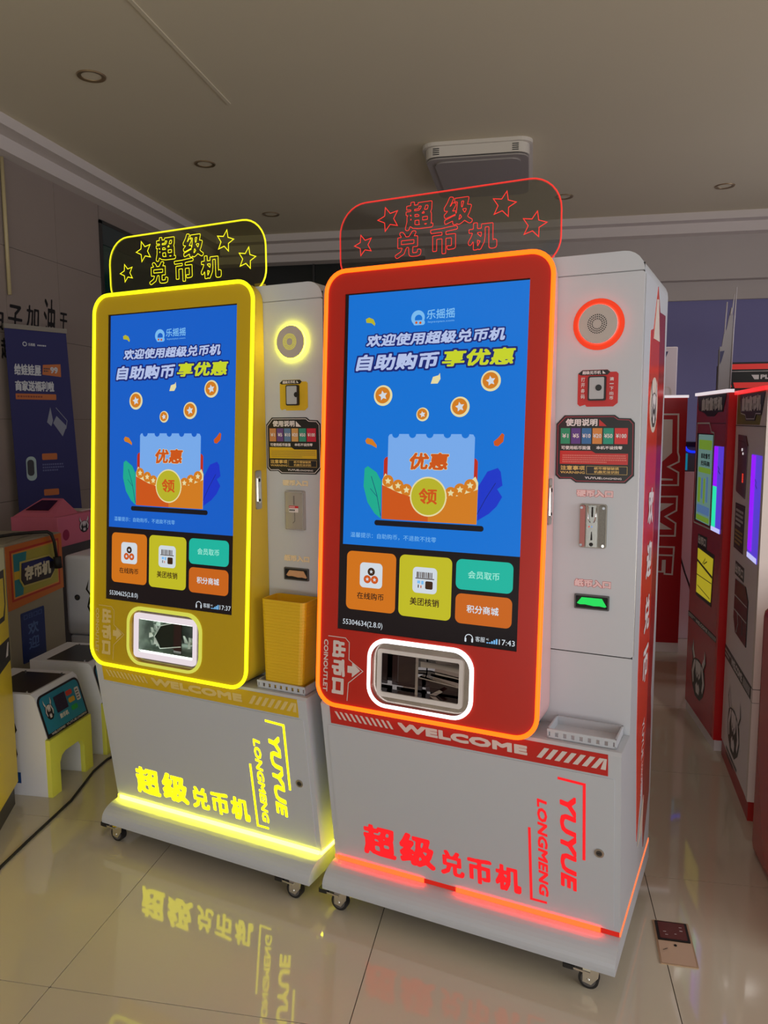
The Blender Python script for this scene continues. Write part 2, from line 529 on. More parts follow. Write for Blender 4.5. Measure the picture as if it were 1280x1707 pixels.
# brush lettering on the left wall
wf = Fr((LX + .007, 0, 0), (0, 1, 0), (0, 0, 1))
mb = MB()
for c, a, b, z0, z1 in (('柚', 4.10, 4.27, 2.03, 2.17), ('子', 4.29, 4.45, 2.02, 2.20), ('加', 4.47, 4.62, 2.07, 2.22), ('油', 4.64, 4.80, 2.00, 2.29), ('干', 4.83, 4.93, 2.10, 2.22)):
    text(mb, wf, c, a, z0, b, z1, .0006, BLACK, w=.007, shear=.12)
for c, a, b in (('撸', 4.05, 4.20), ('起', 4.22, 4.34), ('袖', 4.36, 4.5)):
    text(mb, wf, c, a, 1.86, b, 1.99, .0006, BLACK, w=.006)
mb.build('lettering', wl)

# ------------------------------------------------------------------ ceiling fittings
def downlight(x, y, lab, lit=False):
    t = empty('downlight', (x, y, H), label=lab, category='ceiling light', group='recessed ceiling downlights')
    F = Fr((0, 0, 0), (1, 0, 0), (0, -1, 0))
    m = MB(); n = 28
    for r0, r1, n0, n1 in ((.072, .068, 0, .006), (.068, .05, .006, .003), (.05, .036, .003, -.022)):
        vs = [F.p(r * math.cos(2 * PI * i / n), r * math.sin(2 * PI * i / n), k) for r, k in ((r0, n0), (r1, n1)) for i in range(n)]
        m.add(vs, [(i, (i + 1) % n, n + (i + 1) % n, n + i) for i in range(n)], mat('downlight_rim', (150, 128, 96), .35, .6), True)
    m.build('trim_ring', t)
    MB().cyl(F, 0, 0, .037, -.004, -.002, em('lamp_glass_lit', (235, 232, 225), 1.2) if lit else mat('lamp_glass', (215, 205, 190), .2), 20).build('bulb', t)
    if lit:
        l = bpy.data.lights.new('downlight_beam', 'SPOT'); l.energy = 60; l.color = (1.0, .95, .88); l.spot_size = math.radians(120); l.spot_blend = .8; l.shadow_soft_size = .03
        b = bpy.data.objects.new('downlight_beam', l); COL.objects.link(b); b.location = (x, y, H - .02)
    return t
downlight(-2.19, 3.76, 'largest unlit ceiling downlight, beside the thin raised strip on the ceiling')
downlight(-2.18, 5.12, 'unlit downlight in the middle of the row of three above the tiled wall')
downlight(-2.16, 6.42, 'farthest unlit downlight of the row, above the gap between the two neon signs')
downlight(.225, 6.40, 'glowing ceiling downlight beside the right end of the red neon sign', True)
downlight(1.388, 6.36, 'unlit downlight near the cornice above the violet wall')

lm = mat('lamp_housing_metal', (206, 198, 186), .35); ld = mat('lamp_diffuser', (150, 142, 136), .45)
ct = empty('ceiling_lamp', (-.36, 5.48, H), label='large rectangular unlit ceiling lamp with rounded corners and side vents', category='ceiling light')
FD = Fr((0, 0, 0), (1, 0, 0), (0, -1, 0))   # looking down
MB().prism(FD, rr(-.345, -.46, .345, .46, .09), 0, .022, lm).build('base_plate', ct)
MB().prism(FD, rr(-.325, -.44, .325, .44, .085), .022, .082, lm).build('housing', ct)
MB().prism(FD, rr(-.315, -.43, .315, .43, .08), .082, .088, BLACK).build('shadow_gap', ct)
m = MB().prism(FD, rr(-.318, -.433, .318, .433, .08), .088, .098, ld)
m.prism(FD, rr(-.27, -.385, .27, .385, .07), .098, .106, ld)
m.build('diffuser', ct)
fv = Fr((0, -.44, 0), (1, 0, 0), (0, 0, 1))
for sx in (-.27, .22):
    for k in range(4):
        MB().prism(fv, rr(sx, -.072 + k * .0115, sx + .04, -.067 + k * .0115, .001, 1), -.001, .0012, DARK).build('vent_slot', ct)

# ------------------------------------------------------------------ the two coin exchange kiosks
KW, ZS, ZB, DB, ZP, YU, ZT, KD = .8581, .6592, .1420, .0744, .0705, .1262, 1.8857, .598
PX0, PX1, PZ0, PZ1, PYB, PYT = -.0076, .6510, .6553, 1.8993, -.0103, .0797
SL = (PYT - PYB) / (PZ1 - PZ0); PH = (PZ1 - PZ0) * math.hypot(1, SL)
NEON_CH = None


def kiosk(loc, rz, c, label):
    global NEON_CH
    red = c == 'red'
    K = empty('coin_exchange_kiosk', loc, rz, label=label, category='kiosk')
    FP = Fr((0, PYB, PZ0), (1, 0, 0), (0, SL, 1))           # tilted screen panel
    FB = Fr((0, 0, ZS), (1, 0, 0), (0, -DB / (ZS - ZB), 1))  # base front, leaning back below
    FU = Fr((0, YU, 0))                                      # upper body front
    FS = Fr((KW, 0, 0), (0, 1, 0), (0, 0, 1))                # right side
    face = mat('red_gloss_panel', (184, 36, 22), .28) if red else mat('yellow_gloss_panel', (198, 164, 22), .28)
    casing = mat('neon_tinted_casing', (214, 170, 172), .35) if red else mat('yellow_casing', (206, 176, 40), .35)  # red kiosk's casing is white, pink from its neon painted in
    neon = em('red_neon', (255, 92, 12), 2.8) if red else em('yellow_neon', (252, 248, 20), 1.6)
    strip = em('red_led_strip', (255, 22, 5), 28) if red else em('yellow_led_strip', (255, 246, 33), 40)
    halo = em('red_halo', (255, 18, 8), 14) if red else em('yellow_halo', (255, 246, 36), 22)
    glow = em('red_lit_letters', (240, 26, 34), 1.15) if red else em('yellow_lit_letters', (250, 242, 12), 2.5)
    sgn = em('red_sign_glow', (250, 52, 44), 1.2) if red else em('yellow_sign_glow', (248, 240, 30), 1.3)
    prt = RED if red else YEL
    ink = mat('panel_print', (210, 196, 192), .45) if red else mat('panel_print_yellow', (216, 190, 120), .45)

    # base body: front leans back towards the floor
    m = MB()
    P = [(0, .006), (0, 0), (-(ZS - ZB) * math.hypot(1, DB / (ZS - ZB)), 0)]
    x0, x1 = .0, KW
    prof = [(DB, ZB), (0.004, ZS - .03), (0.0, ZS - .008), (0.008, ZS), (KD, ZS), (KD, ZB)]
    vs = [(x, y, z) for x in (x0, x1) for y, z in prof]; k = len(prof)
    m.add(vs, [(i, i + k, (i + 1) % k + k, (i + 1) % k) for i in range(k)] + [list(range(k)), list(range(k, 2 * k))[::-1]], WHITE)
    m.build('base_cabinet', K)
    MB().prism(FB, rr(.018, -.512, KW - .016, -.072, .004, 2), 0, .0022, WHITE).build('door', K)
    lk = MB().cyl(FB, .805, -.293, .0125, .002, .005, STEEL, 20).build('lock', K)
    MB().cyl(FB, .805, -.293, .008, .005, .0056, mat('lock_core', (90, 86, 84), .4, .8), 16).prism(FB, rr(.8, -.2945, .81, -.2915, .001, 1), .0056, .006, DARK).build('keyhole', lk)
    # skirt under the LED line, bulging forward
    sk = [(DB + .012, ZB - .014), (DB - .004, ZB - .014)]
    for i in range(1, 9):
        t = PI / 2 * i / 8; sk.append((DB - .004 - (DB + .0) * math.sin(t), ZP + .012 + (ZB - .014 - ZP - .012) * math.cos(t)))
    sk += [(-.0035, ZP), (KD + .01, ZP), (KD + .01, ZB - .014)]
    m = MB(); k = len(sk); vs = [(x, y, z) for x in (-.002, KW + .002) for y, z in sk]
    m.add(vs, [(i, i + k, (i + 1) % k + k, (i + 1) % k) for i in range(k)] + [list(range(k)), list(range(k, 2 * k))[::-1]], WHITE)
    m.build('plinth', K)
    # LED line round the foot of the cabinet
    m = MB()
    if red:
        m.box(.01, .30, DB - .003, DB + .004, ZB - .013, ZB - .001, strip); m.box(.40, KW - .05, DB - .003, DB + .004, ZB - .013, ZB - .001, strip)
        m.box(.30, .40, DB - .001, DB + .004, ZB - .013, ZB - .001, em('red_led_dim', (220, 34, 20), .8)); m.box(KW - .05, KW - .002, DB - .001, DB + .004, ZB - .013, ZB - .001, em('red_led_dim', (220, 34, 20), .8))
    else:
        m.box(.01, KW - .01, DB - .003, DB + .004, ZB - .013, ZB - .001, strip)
    m.box(KW - .006, KW + .0015, DB, KD, ZB - .012, ZB - .002, em('red_side_strip', (255, 120, 70), 1.3) if red else strip)
    m.box(-.0015, .006, DB, KD, ZB - .012, ZB - .002, em('red_side_strip', (255, 120, 70), 1.3) if red else em('yellow_side_strip', (255, 246, 40), 7))
    m.box(.012, KW - .007, DB + .004, KD - .01, ZB - .014, ZB, WHITE2)
    m.build('led_strip', K)
    # castors
    whl = mat('castor_wheel', (96, 92, 92), .4, .3)
    for ix, cx in enumerate((.043, .790)):
        for cy in (.029, KD - .05):
            cs = MB()
            cs.box(cx - .026, cx + .030, cy - .024, cy + .024, ZP - .004, ZP + .002, STEEL)
            for s_ in (-1, 1):
                Fc = Fr((0, cy + s_ * .0145, 0))
                cs.prism(Fc, [(cx - .014, .020), (cx + .008, .016), (cx + .026, .040), (cx + .029, ZP - .004), (cx - .014, ZP - .004)], -.0012, .0012, CHROME)
            co = cs.build('castor', K)
            Fc = Fr((cx, cy, .0265))
            w = MB().cyl(Fc, 0, 0, .0265, -.0105, .0105, RUBBER, 28)
            w.cyl(Fc, 0, 0, .0195, -.0118, .0118, whl, 24).cyl(Fc, 0, 0, .005, -.018, .018, CHROME, 12)
            w.build('wheel', co)
            pd = MB().prism(Fr((0, 0, .050), (1, 0, 0), (0, 1, 0)), [(cx - .044, cy - .020), (cx + .006, cy - .024), (cx + .006, cy - .004), (cx - .044, cy + .004)], 0, .005, CHROME)
            pd.prism(Fr((0, 0, .054), (1, 0, 0), (0, 1, 0)), rr(cx - .066, cy - .022, cx - .036, cy + .004, .004, 2), -.006, .006, RUBBER)
            pd.build('brake_pedal', co)

    # upper body
    FT = Fr((0, KD, 0))
    body = rr(.0, ZS, KW, ZT, .05, 6, (0, 0, .05, .05))
    MB().prism(FU, body, -(KD - YU), -.004, WHITE).build('upper_cabinet', K)
    g = .0014
    MB().prism(FU, rr(.0, 1.8366 + g, KW, ZT, .05, 6, (0, 0, .05, .05)), -.0045, 0, WHITE).build('top_cover', K)
    MB().prism(FU, rr(.0, .8655 + g, KW, 1.8366 - g, .006, 3), -.0045, 0, WHITE).build('coin_door', K)
    MB().prism(FU, rr(.0, ZS, KW, .8655 - g, .004, 2), -.0045, 0, WHITE).build('lower_cover', K)
    MB().box(.0006, KW - .0006, YU + .003, YU + .0046, ZS + .01, ZT - .03, DARK).build('seam', K)
    MB().box(KW - .004, KW + .0012, YU + .01, YU + .016, .87, 1.83, STEEL).build('door_edge', K)

    # tilted screen panel: casing, front face with cut-outs, neon edge
    out = rr(PX0, 0, PX1, PH, .062, 8)
    disp = rr(.0549, .2273, .5883, 1.1795, .001, 1)
    ol = rr(.1665, .0305, .4640, .2045, .050, 8)
    MB().prism(FP, out, -.012, 0, face, holes=[disp, ol]).build('front_panel', K)
    cs = MB(); o2 = rr(PX0 + .004, .004, PX1 - .004, PH - .004, .06, 8); n = len(o2)
    va = [FP.p(u, v, -.011) for u, v in o2]
    vb = []
    for p in va: vb.append(Vector((p.x, YU - .001, max(p.z, ZS + .002))))
    cs.add(va + vb, [(i, (i + 1) % n, n + (i + 1) % n, n + i) for i in range(n)][::-1], casing); cs.add(va, [list(range(n))], casing)
    # leave the outlet recess open
    cs = MB(); cs.add(va + vb, [(n + i, n + (i + 1) % n, (i + 1) % n, i) for i in range(n)], casing)
    cs.build('panel_casing', K)
    nb = MB(); ed = rr(PX0 + .003, .003, PX1 - .003, PH - .003, .060, 8)
    nb.tube([FP.p(u, v, .001) for u, v in ed], .0062, neon, 8, True, FP.N); nb.build('neon_edge', K)
    # latch on the panel's right side
    FL = Fr((PX1 - .003, 0, 0), (0, 1, 0), (0, 0, 1))
    lt = MB().prism(FL, rr(.062, 1.208, .092, 1.327, .006, 3), 0, .003, STEEL).build('latch', K)
    MB().prism(FL, rr(.070, 1.226, .084, 1.309, .006, 3), .003, .006, CHROME).prism(FL, rr(.073, 1.292, .081, 1.303, .003, 2), .006, .0066, DARK).prism(FL, rr(.073, 1.232, .081, 1.240, .003, 2), .006, .0066, DARK).build('latch_lever', lt)

    # header sign: edge-lit acrylic
    FH = Fr((0, .147, 0))
    hd = rr(.0, 1.872, .646, 2.094, .085, 8, (.07, .07, .085, .085))
    clear = MATS.get('clear_acrylic') or acrylic('clear_acrylic', (205, 205, 203), .07)
    yac = MATS.get('yellow_tint_acrylic') or acrylic('yellow_tint_acrylic', (206, 206, 168), .07)
    hs = MB().prism(FH, hd, -.004, 0, clear if red else yac).build('header_sign', K)
    MB().tube([FH.p(u, v, -.002) for u, v in hd],   .0022 if red else .0028, sgn, 6, True, FH.N).build('neon_outline', hs)
    if NEON_CH is None: NEON_CH = {ch: outlines(ch) for ch in '超级兑币机'}
    lw = .0016 if red else .0021
    for ch, a, b, z0, z1 in (('超', .212, .291, 2.004, 2.074), ('级', .328, .405, 2.004, 2.074), ('兑', .180, .255, 1.932, 1.998), ('币', .288, .363, 1.932, 1.998), ('机', .398, .474, 1.932, 1.998)):
        q = MB()
        for lp in NEON_CH[ch]:
            q.stroke(FH, [(a + x * (b - a), z0 + y * (z1 - z0)) for x, y in lp], lw, .0006, sgn, closed=True)
        q.build('neon_character', hs)
    for cx, cy, r_, ro in ((.158, 2.040, .034, .3), (.078, 1.977, .030, .3), (.494, 2.038, .034, -.25), (.576, 1.978, .034, -.25)):
        MB().stroke(FH, star(cx, cy, r_, .46, ro), lw * 1.3, .0006, sgn, closed=True).build('neon_star', hs)
    MB().box(.60, .625, .15, .175, ZT, ZT + .014, casing).box(.03, .055, .15, .175, ZT, ZT + .014, casing).build('sign_bracket', K)

    # ---- display
    FD_ = FP
    dz = -.004
    dblk = em('screen_black', (22, 15, 17), 1.0, .14)
    D = MB().prism(FP, rr(.0545, .2268, .5888, 1.1800, .001, 1), dz - .006, dz, dblk).build('display', K)
    blue = em('screen_blue_red' if red else 'screen_blue_yel', (14, 112, 208) if red else (16, 92, 196), 1.0, .14)
    q = MB().flat(FP, [(.066, .473), (.5875, .473), (.5875, 1.176), (.066, 1.176)], dz + .0004, blue); q.build('wallpaper', D)
    E_ = lambda nm, col: em('scr_' + nm, col, 1.0, .2)
    lt_, gd, orr, wh = E_('lilac', (176, 190, 228)), E_('lime', (196, 208, 40)), E_('orange', (206, 122, 30)), E_('white', (206, 214, 222))
    navy, tan, teal, dor, ylw = E_('navy', (20, 34, 110)), E_('cream', (226, 214, 160)), E_('teal', (30, 178, 160)), E_('deep_orange', (200, 84, 22)), E_('mustard', (182, 176, 40))
    z1 = dz + .0008; z2 = dz + .0012; z3 = dz + .0016; z4 = dz + .0020; z5 = dz + .0024; z6 = dz + .0028
    sky = E_('sky', (120, 184, 236))
    # logo
    q = MB().cyl(FP, .281, 1.100, .020, z1, z1 + .0001, sky, 28).cyl(FP, .283, 1.097, .011, z2, z2 + .0001, blue, 24)
    q.flat(FP, rr(.268, 1.080, .302, 1.093, .006), z3, sky); q.cyl(FP, .277, 1.087, .0035, z4, z4 + .0001, dor, 10).cyl(FP, .289, 1.086, .0035, z4, z4 + .0001, dor, 10)
    q.build('logo', D)
    q = MB(); text(q, FP, '乐摇摇', .306, 1.094, .388, 1.120, z1, sky, w=.0012); text(q, FP, 'leyaoyao.com', .311, 1.083, .386, 1.090, z1, sky); q.build('lettering', D)
    q = MB(); text(q, FP, '欢迎使用超级兑币机', .124, 1.028, .533, 1.062, z3, lt_, w=.0030, shear=.22, outline=navy, ow=.0034); q.build('lettering', D)
    q = MB(); text(q, FP, '自助购币', .093, .962, .350, 1.008, z3, lt_, w=.0042, shear=.22, outline=navy, ow=.0048)
    text(q, FP, '享优惠', .352, .965, .560, 1.010, z3, gd, w=.0042, shear=.22, outline=navy, ow=.0048); q.build('lettering', D)
    # coins
    for (cx, cy, r_) in ((.182, .893, .0285), (.303, .840, .0185), (.410, .859, .027), (.493, .925, .027)):
        q = MB().cyl(FP, cx, cy, r_, z1, z1 + .0001, tan, 28).cyl(FP, cx - .001, cy + .001, r_ * .80, z2, z2 + .0001, orr, 24)
        q.flat(FP, star(cx, cy, r_ * .5, .5, .2), z3, wh); q.build('coin_icon', D)
    for poly, mm in ((((.122, 1.106), (.132, 1.110), (.146, 1.104), (.152, 1.092), (.150, 1.086), (.140, 1.094), (.124, 1.096)), ylw),
                     (((.324, .922), (.330, .940), (.346, .944), (.350, .950), (.352, .934), (.344, .922)), tan),
                     (((.130, .768), (.136, .776), (.152, .772), (.166, .756), (.166, .748), (.150, .756), (.134, .760)), orr),
                     (((.506, .768), (.518, .778), (.528, .790), (.534, .786), (.532, .768), (.518, .756), (.508, .758)), dor)):
        MB().flat(FP, poly[::-1], z1, mm).build('confetti_icon', D)
    # leaves, envelope and coupon
    lf = MB().flat(FP, [(.184, .552), (.184, .655), (.168, .680), (.140, .697), (.130, .690), (.128, .640), (.142, .595), (.165, .565)][::-1], z1, E_('green_leaf', (26, 168, 140)))
    lf.stroke(FP, [(.184, .56), (.170, .62), (.152, .668)], .0016, z2, navy).stroke(FP, [(.172, .612), (.150, .634)], .0013, z2, navy).build('leaf_icon', D)
    lf = MB().flat(FP, [(.468, .560), (.468, .65), (.492, .690), (.520, .700), (.528, .690), (.534, .655), (.520, .645), (.534, .625), (.520, .600), (.500, .580)], z1, E_('blue_leaf', (24, 52, 196)))
    lf.stroke(FP, [(.468, .578), (.490, .62), (.515, .660)], .0016, z2, navy).build('leaf_icon', D)
    q = MB().flat(FP, rr(.190, .60, .465, .724, .012), z1, E_('envelope_red', (186, 44, 24)))
    tk = [(.202, .60), (.455, .60), (.455, .778), (.450, .786)]
    for i in range(5):
        c0 = .428 - i * .051
        tk += [(c0 + .011 * math.cos(t), .787 - .011 * math.sin(t)) for t in np.linspace(0, PI, 7)]
    tk += [(.206, .786), (.202, .780)]
    q.flat(FP, tk, z2, E_('coupon', (118, 168, 232)))
    q.build('envelope_icon', D)
    q = MB(); text(q, FP, '优惠', .264, .690, .386, .737, z3, dor, w=.0040, shear=.15, outline=tan, ow=.0010); q.build('lettering', D)
    q = MB().flat(FP, [(.188, .552), (.467, .550), (.468, .660), (.460, .676), (.42, .640), (.327, .610), (.235, .642), (.196, .678), (.187, .660)], z4, tan)
    for i, (cx, cy) in enumerate(((.205, .657), (.236, .645), (.262, .634), (.392, .630), (.418, .640), (.446, .652))):
        q.cyl(FP, cx, cy, .017, z4 + .0002, z4 + .0003, orr, 18).flat(FP, star(cx, cy, .010, .5), z4 + .0005, tan)
    q.flat(FP, [(.188, .551), (.328, .550), (.327, .603), (.24, .625), (.187, .646)], z5 + .0002, dor)
    q.flat(FP, [(.328, .550), (.467, .550), (.468, .642), (.42, .625), (.327, .603)], z5 + .0002, orr)
    q.build('envelope_icon', D)
    q = MB().cyl(FP, .327, .618, .054, z5 + .0004, z5 + .0005, tan, 36).cyl(FP, .327, .618, .050, z5 + .0007, z5 + .0008, ylw, 36); q.build('seal_icon', D)
    q = MB(); text(q, FP, '领', .299, .597, .354, .641, z5 + .0011, dor, w=.0030); q.build('lettering', D)
    MB().flat(FP, rr(.166, .532, .487, .547, .007), z4, E_('slot_black', (18, 18, 26))).build('slot_icon', D)
    q = MB(); text(q, FP, '温馨提示：自助购币，不退款不找零', .090, .494, .354, .509, z1, sky, w=.0003); q.build('lettering', D)
    # buttons
    for nm, (a, b, c_, d), mm in (('b1', (.081, .288, .236, .455), E_('button_orange', (204, 112, 22))), ('b2', (.247, .286, .402, .456), E_('button_lime', (190, 184, 34))),
                                  ('b3', (.414, .375, .571, .456), E_('button_teal', (26, 178, 156))), ('b4', (.415, .284, .571, .364), E_('button_amber', (196, 98, 24)))):
        MB().prism(FP, rr(a, b, c_, d, .016), dz + .0002, dz + .0012, mm).build('button_tile', D)
    tx = E_('ink_brown', (58, 34, 16))
    q = MB().flat(FP, rr(.124, .354, .195, .425, .012), z2 + .0004, wh)
    for cx, cy, mm in ((.160, .400, tx), (.148, .378, dor), (.171, .378, dor)): q.cyl(FP, cx, cy, .0115, z3 + .0002, z3 + .0003, mm, 20).flat(FP, star(cx, cy, .006, .45), z3 + .0006, wh)
    q.build('app_icon', D)
    q = MB().flat(FP, rr(.288, .354, .360, .425, .012), z2 + .0004, wh)
    for i in range(9): q.flat(FP, rr(.300 + i * .0054, .396, .300 + i * .0054 + (.0026 if i % 3 else .0036), .412, .0002, 1), z3 + .0002, tx)
    q.flat(FP, rr(.296, .393, .352, .3955, .0005, 1), z3 + .0002, tx).flat(FP, rr(.326, .366, .348, .388, .004), z3 + .0002, tx)
    q.flat(FP, rr(.302, .380, .311, .388, .001), z3 + .0002, sky).flat(FP, rr(.314, .378, .321, .388, .001), z3 + .0002, sky).flat(FP, rr(.304, .368, .307, .377, .001), z3 + .0002, tx).flat(FP, rr(.312, .368, .315, .375, .001), z3 + .0002, dor)
    q.build('app_icon', D)
    q = MB()
    text(q, FP, '在线购币', .116, .320, .201, .340, z3, tx, w=.0010); text(q, FP, '美团核销', .281, .319, .368, .341, z3, tx, w=.0010)
    text(q, FP, '会员取币', .448, .406, .535, .427, z3, E_('mint', (150, 226, 206)), w=.0010); text(q, FP, '积分商城', .447, .314, .536, .336, z3, wh, w=.0012)
    text(q, FP, '55304634(2.8.0)' if red else '55304625(2.8.0)', .072, .238, .199, .258, z1, wh, w=.0002)
    text(q, FP, '客服', .474, .240, .501, .254, z1, wh, w=.0002); text(q, FP, '17:43' if red else '17:37', .539, .239, .582, .254, z1, wh, w=.0004)
    q.build('lettering', D)
    q = MB().stroke(FP, [(.456 + .0105 * math.cos(t), .246 + .0105 * math.sin(t)) for t in np.linspace(-.3, PI + .3, 12)], .0022, z1, wh)
    q.flat(FP, rr(.444, .236, .449, .247, .002), z1, wh).flat(FP, rr(.463, .236, .468, .247, .002), z1, wh); q.build('headset_icon', D)
    q = MB()
    for i in range(4): q.flat(FP, rr(.512 + i * .0062, .239, .5165 + i * .0062, .2425 + i * .0036, .0005, 1), z1, sky)
    q.flat(FP, rr(.505, .239, .510, .242, .0005, 1), z1, sky); text(q, FP, '4G', .504, .247, .511, .252, z1, wh); q.build('signal_icon', D)

    # ---- coin outlet
    hot = em('white_neon', (250, 246, 248), 2.2)
    ring_out = rr(.158, .0215, .4745, .2165, .058, 8); ring_in = rr(.1670, .0308, .4635, .2045, .050, 8)
    if red:
        MB().prism(FP, ring_out, .0002, .004, hot, holes=[ring_in]).build('neon_ring', K)
    else:
        MB().prism(FP, ring_out, .0002, .004, em('pale_yellow_ring', (214, 216, 84), .95), holes=[ring_in]).build('neon_ring', K)
    steel_p = mat('mirror_steel', (196, 188, 178), .18, .85, noise=.35, nscale=22)
    fin = rr(.196, .0625, .430, .1735, .004, 2)
    MB().prism(FP, rr(.160, .026, .470, .210, .05, 8), -.0135, -.0125, steel_p, holes=[fin]).build('steel_surround', K)
    if red:
        MB().prism(FP, rr(.184, .0495, .441, .1845, .010, 4), -.0125, -.007, mat('grey_outlet_frame', (206, 198, 194), .4), holes=[fin]).build('outlet_frame', K)
    else:
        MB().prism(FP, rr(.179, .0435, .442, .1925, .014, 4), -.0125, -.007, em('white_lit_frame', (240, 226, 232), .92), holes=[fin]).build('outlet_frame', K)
    cav = MB(); a, b, c_, d = .196, .0625, .430, .1735; n0, n1 = -.085, -.0125
    if True:
        cav.add([FP.p(*t) for t in ((a, b, n0), (c_, b, n0), (c_, d, n0), (a, d, n0), (a, b, n1), (c_, b, n1), (c_, d, n1), (a, d, n1))], [(0, 1, 2, 3), (0, 4, 5, 1), (3, 2, 6, 7), (0, 3, 7, 4), (1, 5, 6, 2)], mat('mirror_lining', (205, 200, 198), .04, 1.0) if red else mat('satin_lining', (170, 186, 174), .25, .6, noise=.5, nscale=40))
    cav.build('coin_chute', K)
    rg = random.Random(3 if red else 11)
    ml = mat('mirror_lining', (205, 200, 198), .04, 1.0); gl = mat('dark_glass_flap', (40, 18, 16), .06, 0, .8)
    dv = MB(); mf = mat('satin_flap', (214, 228, 218), .3, .35)
    if red:
        dv.prism(FP, rr(.296, .0625, .304, .1735, .001, 1), -.08, -.022, ml)
        dv.prism(FP, [(.300, .142), (.428, .146), (.428, .160), (.300, .158)], -.05, -.030, ml)
        dv.prism(FP, [(.304, .112), (.428, .100), (.428, .103), (.304, .115)], -.06, -.026, ml)
        dv.prism(FP, [(.204, .070), (.29, .070), (.29, .166), (.204, .166)], -.070, -.066, gl); dv.prism(FP, [(.31, .066), (.425, .066), (.425, .10), (.31, .108)], -.070, -.066, gl)
        dv.prism(FP, [(.33, .064), (.36, .082), (.37, .078), (.35, .064)], -.05, -.045, ml)
    else:
        dv.prism(FP, [(.236, .110), (.262, .074), (.345, .080), (.345, .165), (.320, .166), (.262, .150)], -.050, -.046, mat('dark_green_flap', (16, 28, 18), .08, 0, .7))
        dv.prism(FP, rr(.320, .064, .352, .166, .001, 1), -.046, -.043, gl)
        for i in range(26):
            u, v = rg.choice([rg.uniform(.200, .235), rg.uniform(.355, .42)]), rg.uniform(.07, .155)
            w_, h_ = rg.uniform(.010, .026), rg.uniform(.012, .03)
            fr_ = Fr(FP.p(u, v, -.05 + rg.uniform(-.02, .01)), FP.U + FP.N * rg.uniform(-.7, .7), FP.V + FP.N * rg.uniform(-.6, .6))
            MB().prism(fr_, [(0, 0), (w_, rg.uniform(0, .006)), (w_ * rg.uniform(.6, 1), h_), (rg.uniform(0, .005), h_)], -.001, .001, mf).build('mirror_flap', K)
        dv.stroke(FP, [(.236, .110), (.262, .150), (.322, .167)], .003, -.042, mf).stroke(FP, [(.236, .110), (.262, .074), (.35, .09)], .003, -.042, mf)
    dv.build('chute_divider', K)
    if not red:
        cl = em('chute_fill', (236, 244, 236), 3.5)
        MB().prism(FP, rr(.198, .064, .428, .0655, .0005, 1), -.024, -.016, cl).prism(FP, rr(.198, .1705, .428, .172, .0005, 1), -.024, -.016, cl).build('chute_fill_strips', K)  # added glowing strips that brighten the inside of the chute
    # coin outlet print on the panel
    q = MB()
    text(q, FP, '出币口', .041, .037, .086, .193, .0006, ink, w=.0065, rot=-90)
    text(q, FP, 'COINOUTLET', .013, .039, .028, .192, .0006, ink, w=.0014, rot=-90)
    q.flat(FP, [(.106, .094), (.106, .084), (.094, .084), (.094, .074), (.1, .074), (.140, .114), (.108, .142)][::-1], .0004, ink) if False else None
    q.flat(FP, [(.093, .104), (.108, .104), (.108, .092), (.134, .114), (.108, .136), (.108, .124), (.093, .124)], .0006, ink)
    q.stroke(FP, [(.028, .203), (.084, .203), (.097, .191), (.097, .142), (.143, .114), (.097, .074), (.094, .023)], .0022, .0006, ink)
    q.build('lettering', K)

    # ---- base print
    bcol = prt
    MB().prism(FB, [(.0305, -.0655), (.8265, -.0655), (.8265, -.0065), (.0305, -.0065)], 0, .0024, bcol).build('welcome_band', K)
    q = MB()
    text(q, FB, 'WELCOME', .250, -.050, .622, -.022, .003, ink, w=.0058)
    for i in range(11):
        u = .046 + i * .0168
        MB().flat(FB, [(u, -.024), (u + .008, -.024), (u + .022, -.048), (u + .014, -.048)][::-1], .003, ink).build('stripe', K)
    for i in range(8):
        u = .646 + i * .0232
        MB().flat(FB, [(u, -.049), (u + .013, -.049), (min(u + .034, .824), -.018), (min(u + .021, .818), -.018)], .003, ink).build('stripe', K)
    q.build('lettering', K)
    q = MB()
    text(q, FB, '超', .105, -.489, .216, -.379, .003, glow, w=.0095); text(q, FB, '级', .226, -.487, .342, -.377, .003, glow, w=.0095)
    for ch, a, b in (('兑', .356, .430), ('币', .438, .512), ('机', .520, .596)): text(q, FB, ch, a, -.487, b, -.402, .003, glow, w=.0072)
    q.build('lit_lettering', K)
    q = MB()
    text(q, FB, 'YUYUE', .704, -.420, .747, -.135, .003, glow, w=.0062, rot=-90, shear=-.25)
    text(q, FB, 'LONGMENG', .644, -.466, .671, -.170, .003, glow, w=.0036, rot=-90, shear=-.2)
    q.stroke(FB, [(.704, -.098), (.768, -.102), (.766, -.322)], .0075, .003, glow); q.stroke(FB, [(.622, -.268), (.6225, -.489), (.662, -.489)], .0075, .003, glow)
    q.build('lit_lettering', K)

    # ---- upper body fittings
    F = FU
    sp = MB()
    if red:
        n = 40; vs = [F.p(.751 + r_ * math.cos(2 * PI * i / n), 1.713 + r_ * math.sin(2 * PI * i / n), .001) for r_ in (.047, .0635) for i in range(n)]
        sp.add(vs, [(i, (i + 1) % n, n + (i + 1) % n, n + i) for i in range(n)], em('red_ring_flat', (238, 58, 20), 1.0))
    sp.tube([F.p(.751 + .0485 * math.cos(t), 1.713 + .0485 * math.sin(t), .0055) for t in np.linspace(0, 2 * PI, 41)[:-1]], .0035, halo, 8, True, F.N)
    sp.build('ring_light', K)
    sk_ = MB().cyl(F, .751, 1.713, .049, .010, .014, mat('speaker_cover', (176, 166, 160), .4), 44, .0475).build('speaker_cover', K)
    q = MB(); hol = BLACK if red else em('lit_holes', (225, 215, 40), .9)
